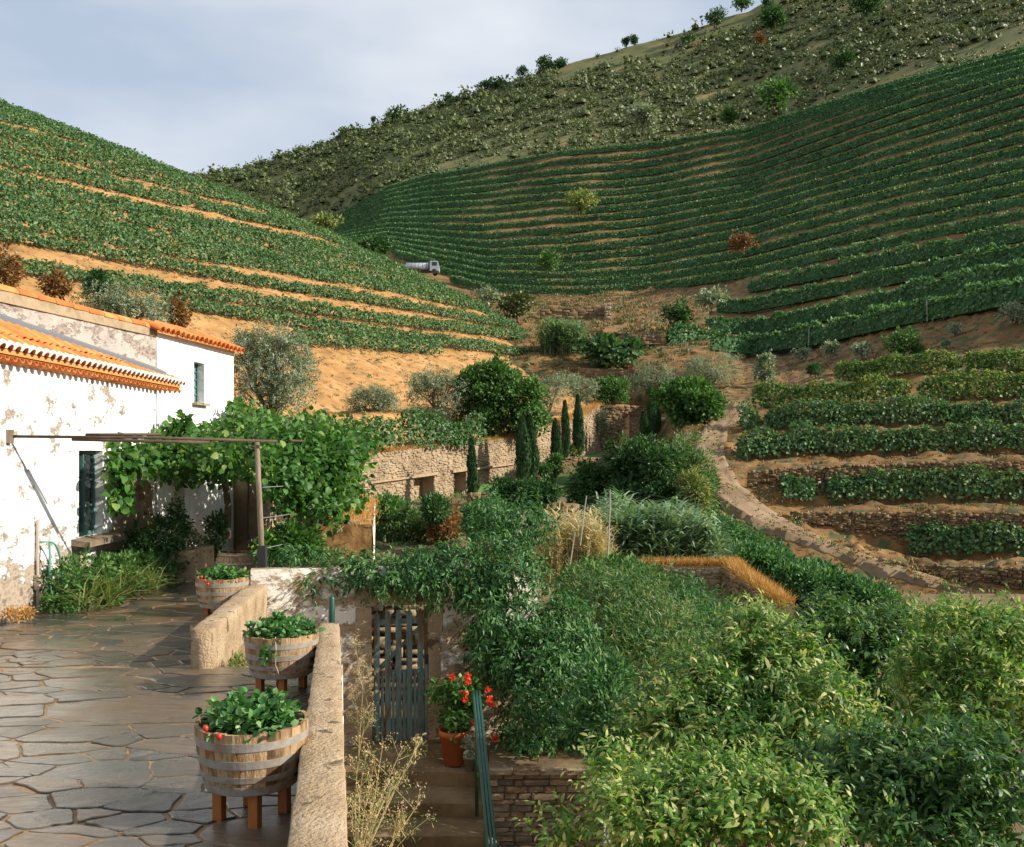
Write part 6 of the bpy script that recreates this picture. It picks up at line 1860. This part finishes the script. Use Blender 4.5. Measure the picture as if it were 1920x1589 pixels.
rough_slab('landing', -2.9, .35, 12.55, 14.3, -4.17, -4.45, 1)
for k in range(7): rough_slab('step', -2.6 + .1 * k, -.28, 11.95 - .55 * k, 12.62 - .55 * k, -4.36 - .19 * k, -4.62 - .19 * k, 2 + k)
# stacked slate wall right of the steps, stones laid one by one
sw_ = thing('stacked_wall', (.3, 11.9, -5.3), 'stacked slate wall right of the mossy steps', 'wall')
MB().hexa([(-.30, 11.95, -6), (1.12, 11.95, -6), (1.12, 13.2, -6), (-.30, 13.2, -6), (-.30, 11.95, -3.99), (1.12, 11.95, -3.97), (1.12, 13.2, -3.99), (-.30, 13.2, -3.97)]).build('core', M['stone_dark'], sw_)
MB().box((1.22, 11.98, -4.75), (.19, .5, 1.5)).build('white_corner', M['limeB'], sw_)
SM2 = []
for k in range(6):
    me = stone_block(1, 1, 1, 160 + k, .09); me.materials.append(M['stone']); SM2.append(me)
z = -5.35
while z < -3.99:
    h = r_.uniform(.045, .095); x = -.30
    while x < 1.1:
        w = min(r_.uniform(.10, .34), 1.13 - x)
        if w > .05: inst('stone', r_.choice(SM2), sw_, (x + w / 2, 11.95, z + h / 2), (0, 0, -math.pi / 2), (r_.uniform(.03, .075), w * .97, h * .93))
        x += w
    z += h
xx = -.3
while xx < 1.1:
    w = r_.uniform(.22, .45)
    inst('cap_stone', r_.choice(SM2), sw_, (xx + w / 2, 11.92, -3.94), (0, 0, -math.pi / 2), (.09, w * .98, .07)); xx += w
tag(sheet('planted_ledge', 'earth ledge behind the stacked wall', [(900, 1446, 12.0), (1160, 1446, 12.0), (1500, 1400, 15.5), (860, 1400, 14.6)], 'earth'), kind='structure')

# railings
t = thing('handrail', (-.44, 11.5, -4.3), 'dark green ridged handrail sloping down towards the viewer', 'handrail')
A, Bq = np.array([-.43, 11.5, -2.86]), np.array([-.13, 8.6, -4.0])
ax = (Bq - A) / np.linalg.norm(Bq - A)
sd = np.cross(ax, (0, 0, 1)); sd /= np.linalg.norm(sd)
for k in (-1, 0, 1):
    MB().tube([A + sd * .034 * k + np.array([0, .1, -.12]), A + sd * .034 * k + np.array([0, .04, -.01]), A + sd * .034 * k + ax * .12, Bq + sd * .034 * k], .019, 9).build('rail', M['green'], t, smooth=True)
MB().box((A + Bq) / 2 - np.array([0, 0, .04]), (np.linalg.norm(Bq - A), .1, .05), ax, sd, np.cross(sd, ax) * -1).build('rail_plate', M['green'], t)
for f in (.04, .5, .95):
    p = A + (Bq - A) * f
    MB().tube([p - np.array([0, 0, .03]), np.array([p[0], p[1], p[2] - 1.4])], .022, 8).build('post', M['green'], t, smooth=True)
p = at(622, 1168, 10.7)
t = thing('rail_post', p - np.array([0, 0, .3]), 'short round green post beyond the end of the long parapet', 'post')
MB().tube([p - np.array([0, 0, 1.2]), p + np.array([0, 0, .27]), p + np.array([0, 0, .30])], [.036, .036, .022], 12).build('post', M['green'], t, smooth=True)

# geranium pots
def pot(px, py, Y, r0, h, mat, label, name='flower_pot'):
    b = at(px, py, Y)
    t = thing(name, b, label, 'pot')
    V, Fc = lathe([(0.0, 0), (r0 * .68, 0), (r0 * .95, h * .82), (r0 * 1.05, h * .82), (r0 * 1.07, h), (r0 * .95, h), (r0 * .9, h * .85), (0, h * .82)], 24)
    mk('body', V + b, Fc, M[mat], t, smooth=True)
    return b
b = pot(852, 1432, 12.85, .2, .46, 'pot', 'large terracotta pot on the landing with a geranium')
bl = [(b[0] + dx, b[1] + dy, b[2] + .46 + dz, rx, rx, rz) for dx, dy, dz, rx, rz in ((0, 0, .2, .24, .2), (-.08, 0, .45, .26, .18), (.1, 0, .5, .22, .18), (.02, -.12, .1, .18, .16), (.22, 0, .3, .16, .14))]
ger = plant('geranium', 'bushy geranium with scarlet flowers in the terracotta pot', 'geranium', b + np.array([0, 0, .4]), bl, 'fig', 230, 5, .07, .065, .07, 140, trunk=.02, kind='r', out=.3, nup=.5)
for k, (x, y) in enumerate([(848, 1270), (876, 1268), (878, 1278), (915, 1294), (871, 1301), (874, 1313), (918, 1312), (922, 1320), (890, 1355), (928, 1385)]):
    c = at(x, y, 12.62)
    V, Fc = crown_geo([(c[0], c[1], c[2], .03, .03, .025)], 14, 3, .032, .03, .012, 150 + k, 'r', .4)
    mk('flower', V, Fc, M['petal'], ger)
b = pot(881, 1446, 12.4, .085, .2, 'pot_grey', 'small grey pot in front of the terracotta one', 'small_pot')
plant('pot_plant', 'thin pale plant in the small grey pot', 'plant', b + np.array([0, 0, .18]), [(b[0], b[1], b[2] + .32, .1, .1, .12)], 'olive', 40, 5, .05, .02, .04, 141, trunk=.008)
b = at(1098, 1438, 12.6)

# ------------------------------------------------------------------ near greenery
WI = dict(L=.085, W=.03, sp=.13)
cl = thing('wall_climber', (-1.0, 14, -4.2), 'dense dark climber draped over the gate wall and down its right side', 'climber')
bl = [B(600, 1085, 13.7, 34, 22, .3), B(520, 1045, 14.6, 34, 22, .4), B(580, 1055, 14.2, 50, 30, .45), B(640, 1060, 13.9, 50, 32, .45), B(700, 1062, 13.9, 44, 34, .45), B(730, 1085, 13.6, 40, 26, .35), B(780, 1055, 14, 50, 34, .5), B(820, 1085, 13.8, 44, 30, .4), B(860, 1050, 14, 54, 44, .6),
      B(930, 1010, 14.6, 60, 46, .7), B(985, 975, 15, 50, 40, .7), B(930, 955, 15.2, 40, 30, .6), B(900, 1100, 13.8, 44, 50, .5), B(960, 1080, 14.2, 60, 56, .7), B(950, 1160, 13.6, 60, 60, .6),
      B(920, 1220, 13.5, 50, 50, .5), B(985, 1230, 13.4, 60, 60, .7), B(1000, 1310, 13.2, 60, 60, .7), B(1060, 1180, 14, 60, 60, .8), B(1070, 1260, 13.6, 60, 60, .8), B(1060, 1350, 13.2, 56, 50, .6), B(970, 1370, 13, 46, 46, .5), B(1020, 1395, 12.9, 60, 30, .4), B(760, 1075, 13.5, 40, 26, .3), B(1110, 1390, 13, 30, 36, .4)]
V, Fc = crown_geo(sub_blobs(bl, 5), 2900, 10, .095, .036, .13, 160, 'd', .3, .35, out=.45, up=0, droop=.5, curl=.25, nup=.25, twig=.26)
mk('foliage', V, Fc, M['wisteria'], cl)
mb = MB()
for pts in ([(990, 1440, 13.4), (985, 1300, 13.6), (970, 1150, 14), (955, 1050, 14.3), (985, 960, 15)], [(985, 1300, 13.6), (920, 1180, 13.7), (870, 1080, 13.9), (760, 1060, 13.9), (600, 1055, 14.1)], [(1010, 1400, 13.3), (1060, 1250, 13.8), (1080, 1150, 14)]):
    mb.tube([at(*p) for p in pts], [.06 - .008 * i for i in range(len(pts))], 7)
for pts in ([(845, 1200, 13.2), (880, 1160, 13.2), (905, 1145, 13.3)], [(835, 1090, 13.3), (848, 1110, 13.3), (850, 1130, 13.3)]):
    mb.tube([at(*p) for p in pts], .008, 5)
mb.build('stem', M['bark'], cl, smooth=True)

def bush(name, label, cat, blobs, mat, n, m, L, W, sp, seed, trunk=.04, base=None, **kw):
    bl = [B(*b) for b in blobs]
    c = np.mean([b[:3] for b in bl], 0); lo = min(b[2] - b[5] for b in bl)
    return plant(name, label, cat, base if base is not None else (c[0], c[1], lo - .2), bl, mat, n, m, L, W, sp, seed, trunk=trunk, **kw)
bush('willowy_shrub', 'feathery light green shrub left of the citrus trees', 'shrub', [(1120, 1120, 16, 60, 46, .8), (1190, 1140, 16.5, 60, 50, .9), (1160, 1200, 15.5, 70, 56, .9), (1240, 1190, 16, 60, 60, .9), (1120, 1240, 15, 56, 50, .8), (1200, 1270, 15, 60, 46, .8)], 'willow', 1500, 9, .13, .03, .17, 170, trunk=.05, base=at(1170, 1500, 15.8), up=.4, twig=.4)
bush('willowy_shrub', 'taller willowy shrub in front of the grassy wall', 'shrub', [(1265, 1135, 19, 34, 40, .7), (1290, 1170, 18.5, 50, 40, .8), (1330, 1195, 18, 46, 36, .8), (1270, 1200, 17.5, 60, 50, .8), (1380, 1180, 19, 30, 26, .6)], 'wisteria', 950, 9, .15, .03, .18, 171, trunk=.05, base=at(1300, 1400, 18.2), up=.45, twig=.45)
bush('leafy_shrub', 'green shrub between dry canes and willowy shrub', 'shrub', [(1090, 1090, 18, 40, 26, .6), (1150, 1075, 19, 36, 26, .6), (1200, 1085, 20, 36, 20, .6)], 'fig', 420, 9, .12, .05, .16, 172, trunk=.04, base=at(1140, 1300, 19))

CI = dict(kind='c', subk=4, out=.6, up=.35, curl=.3, nup=.5, shell=.35, lump=.4, twig=.24)
def citrus(label, base, blobs, mat, n, seed, L=.105, W=.042, trunk=.07):
    blobs = [(a, b, c, d * .78, e * .78, f * .95) for a, b, c, d, e, f in blobs]
    return bush('citrus_tree', label, 'citrus tree', blobs, mat, n, 11, L * .88, W * .72, .06, seed, trunk=trunk, base=base, group='citrus trees in the foreground', **CI)
citrus('broad citrus tree with yellow-tipped leaves in the middle foreground', at(1400, 1850, 9.6),
       [(1290, 1300, 9.6, 90, 70, .7), (1400, 1240, 9.8, 90, 70, .7), (1480, 1290, 9.5, 90, 70, .7), (1350, 1380, 9, 110, 70, .7), (1240, 1370, 9.2, 70, 60, .6), (1470, 1380, 9, 100, 70, .7), (1430, 1190, 10.2, 60, 46, .5), (1560, 1330, 9.4, 70, 60, .6), (1500, 1230, 9.9, 60, 50, .5)], 'citrus', 2000, 180)
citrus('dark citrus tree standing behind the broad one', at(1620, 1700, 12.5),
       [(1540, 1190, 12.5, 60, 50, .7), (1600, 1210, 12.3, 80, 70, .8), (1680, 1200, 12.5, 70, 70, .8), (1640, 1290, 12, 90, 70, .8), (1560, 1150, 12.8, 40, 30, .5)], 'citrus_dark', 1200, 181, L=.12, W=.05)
citrus('pale-topped citrus tree at the right edge', at(1820, 1800, 10.5),
       [(1790, 1190, 10.5, 80, 60, .7), (1880, 1210, 10.3, 80, 70, .7), (1740, 1260, 10.4, 70, 70, .6), (1850, 1310, 10, 100, 80, .8), (1760, 1350, 10, 80, 70, .7), (1930, 1290, 10, 60, 80, .7)], 'citrus_light', 1500, 182)
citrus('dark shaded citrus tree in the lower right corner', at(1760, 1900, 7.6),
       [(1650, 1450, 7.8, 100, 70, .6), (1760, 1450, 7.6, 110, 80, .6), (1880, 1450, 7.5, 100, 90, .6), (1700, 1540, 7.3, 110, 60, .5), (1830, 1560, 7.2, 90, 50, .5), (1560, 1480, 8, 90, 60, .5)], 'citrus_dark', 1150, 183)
citrus('young light green citrus shrub in the lower middle', at(1330, 1900, 7),
       [(1180, 1530, 7.2, 70, 60, .45), (1280, 1540, 7, 90, 60, .5), (1390, 1520, 7, 100, 70, .5), (1330, 1470, 7.4, 80, 50, .4), (1490, 1530, 7, 80, 60, .45), (1230, 1470, 7.6, 50, 40, .35), (1140, 1450, 8, 30, 40, .25), (1060, 1580, 7.4, 60, 24, .3)], 'citrus_light', 1000, 184, L=.085, W=.042, trunk=.04)
bush('dark_shrub', 'dark shrub between climber and broad citrus tree', 'shrub', [(1140, 1350, 11.5, 60, 60, .5), (1200, 1400, 11, 60, 50, .5), (1130, 1280, 12, 46, 46, .5)], 'wisteria', 520, 9, .11, .035, .14, 185, base=at(1160, 1600, 11.3))

# plants along the house wall
bush('wall_border', 'green weeds and lily leaves growing along the foot of the house', 'border plants', [(120, 1095, 13.6, 36, 44, .35), (170, 1085, 14.2, 44, 44, .4), (220, 1085, 14.6, 44, 40, .4), (255, 1070, 15.3, 36, 36, .4), (110, 1130, 13.3, 30, 18, .25), (180, 1120, 13.9, 44, 22, .3)], 'fig', 620, 9, .08, .035, .1, 190, base=at(170, 1150, 13.4))
r = np.random.default_rng(4)
px_ = r.uniform(150, 290, 320); yy_ = 13.0 + (px_ - 150) / 140 * 2.2
P = np.stack([(px_ - HX) / F * yy_ + r.normal(size=320) * .08, yy_, TZ(yy_) + r.uniform(0, .25, 320)], 1)
V, Fc = leaf_geo(P, norm(np.stack([r.normal(size=320) * .5 + .35, r.normal(size=320) * .5 - .2, np.ones(320)], 1)), np.array([0, 0, 1.]) + rdir(320, r) * .3, r.uniform(.3, .6, 320), .022, 's', .55)
tag(mk('lily_leaves', V, Fc, M['weed'], base=P[0]), 'clump of long arching lily leaves at the edge of the paving', 'lily leaves')
bush('rose_bush', 'dark climbing rose between the window and the niche', 'rose bush', [(300, 1010, 16.5, 40, 40, .4), (325, 975, 17, 22, 34, .35), (270, 1040, 16, 44, 34, .4), (315, 1050, 16.2, 36, 34, .4), (290, 1080, 15.6, 40, 22, .35)], 'dark', 480, 9, .075, .045, .1, 191, base=at(300, 1100, 16.2))
bush('flowering_shrub', 'small shrub with peach flowers above the stone planter', 'shrub', [(355, 1010, 17.6, 18, 20, .25), (375, 1030, 17.4, 14, 22, .2)], 'weed', 90, 8, .06, .03, .07, 192, base=at(362, 1060, 17.3))
bush('dark_shrub', 'dark bush in the shade beside the streaked wall', 'shrub', [(405, 1000, 18.4, 16, 40, .3), (395, 1040, 18, 14, 26, .25)], 'dark', 140, 8, .08, .045, .09, 193, base=at(402, 1080, 18))
bush('step_shrub', 'light leafy shrub between the barrel and the steps', 'shrub', [(535, 1010, 15.2, 40, 24, .4), (500, 1030, 15, 24, 20, .3), (570, 1020, 15.4, 34, 20, .35)], 'grape', 240, 8, .1, .06, .12, 194, base=at(535, 1060, 15.2))
bush('corner_weed', 'small green weed at the foot of the shorter parapet', 'weed', [(452, 1245, 10.3, 18, 12, .15), (440, 1255, 10.2, 12, 8, .12)], 'weed', 60, 8, .05, .015, .05, 195, trunk=0)
b = at(40, 1158, 12.4)
bush('dry_weed', 'dry orange weed at the corner of the house wall', 'weed', [(45, 1150, 12.5, 14, 8, .12), (20, 1152, 12.3, 10, 7, .1)], 'drygrass', 60, 8, .05, .02, .05, 196, trunk=0)

# dry flowering weeds beside the parapet
def dry_weed(label, base, tops, seed, rad=.006):
    r = np.random.default_rng(seed)
    t = thing('dry_flower', base, label, 'dry weed', 'dry weeds below the parapet')
    mb = MB(); tips = []
    for tp in tops:
        tp = np.asarray(tp, float); base_ = np.asarray(base, float)
        mid = base_ * .45 + tp * .55 + np.array([r.normal() * .05, r.normal() * .05, .06])
        mb.tube([base_, mid, tp], [rad, rad * .7, rad * .4], 5)
        for k in range(6):
            f = r.uniform(.35, 1); o = base_ * (1 - f) + tp * f if f < .5 else mid * (1 - (f - .5) * 2) + tp * (f - .5) * 2
            e = o + np.array([r.normal() * .09, r.normal() * .09, r.uniform(.06, .2)])
            mb.tube([o, e], [rad * .45, rad * .25], 4); tips.append(e)
        tips.append(tp)
    mb.build('stem', M['straw'], t)
    T = np.repeat(np.array(tips), 12, 0); n = len(T)
    P = T + r.normal(size=(n, 3)) * .022
    V, Fc = leaf_geo(P, norm(rdir(n, r) + np.array([0, 0, .8])), rdir(n, r), .022 * r.uniform(.6, 1.3, n), .013)
    mk('seed_heads', V, Fc, M['fluff'], t)['kind'] = 'stuff'
    T = np.repeat(np.array(tips), 7, 0); n = len(T)
    P = T - np.array([0, 0, .06]) + r.normal(size=(n, 3)) * .05
    V, Fc = leaf_geo(P, norm(rdir(n, r) + np.array([0, 0, .4])), rdir(n, r), .05 * r.uniform(.6, 1.4, n), .008)
    mk('leaves', V, Fc, M['weed'], t)
dry_weed('tall dry flowering weed leaning right in front of the gate', at(668, 1640, 8.2), [at(x, y, 8.2 + d) for x, y, d in ((790, 1385, .2), (755, 1400, .3), (718, 1395, .1), (700, 1440, 0), (740, 1450, -.1), (670, 1430, 0), (780, 1420, .1), (690, 1400, .3))], 1)
dry_weed('lower dry weed with orange stems at the parapet foot', at(668, 1700, 7.6), [at(x, y, 7.6 + d) for x, y, d in ((790, 1500, .1), (745, 1530, 0), (700, 1510, .1), (690, 1560, 0), (770, 1560, 0), (720, 1480, .2), (675, 1500, .1), (660, 1550, 0))], 2)
dry_weed('thin pale weed against the limewashed gate jamb', at(672, 1420, 11.4), [at(x, y, 11.4) for x, y in ((664, 1200), (676, 1260), (660, 1290), (686, 1330), (700, 1350))], 3, .004)
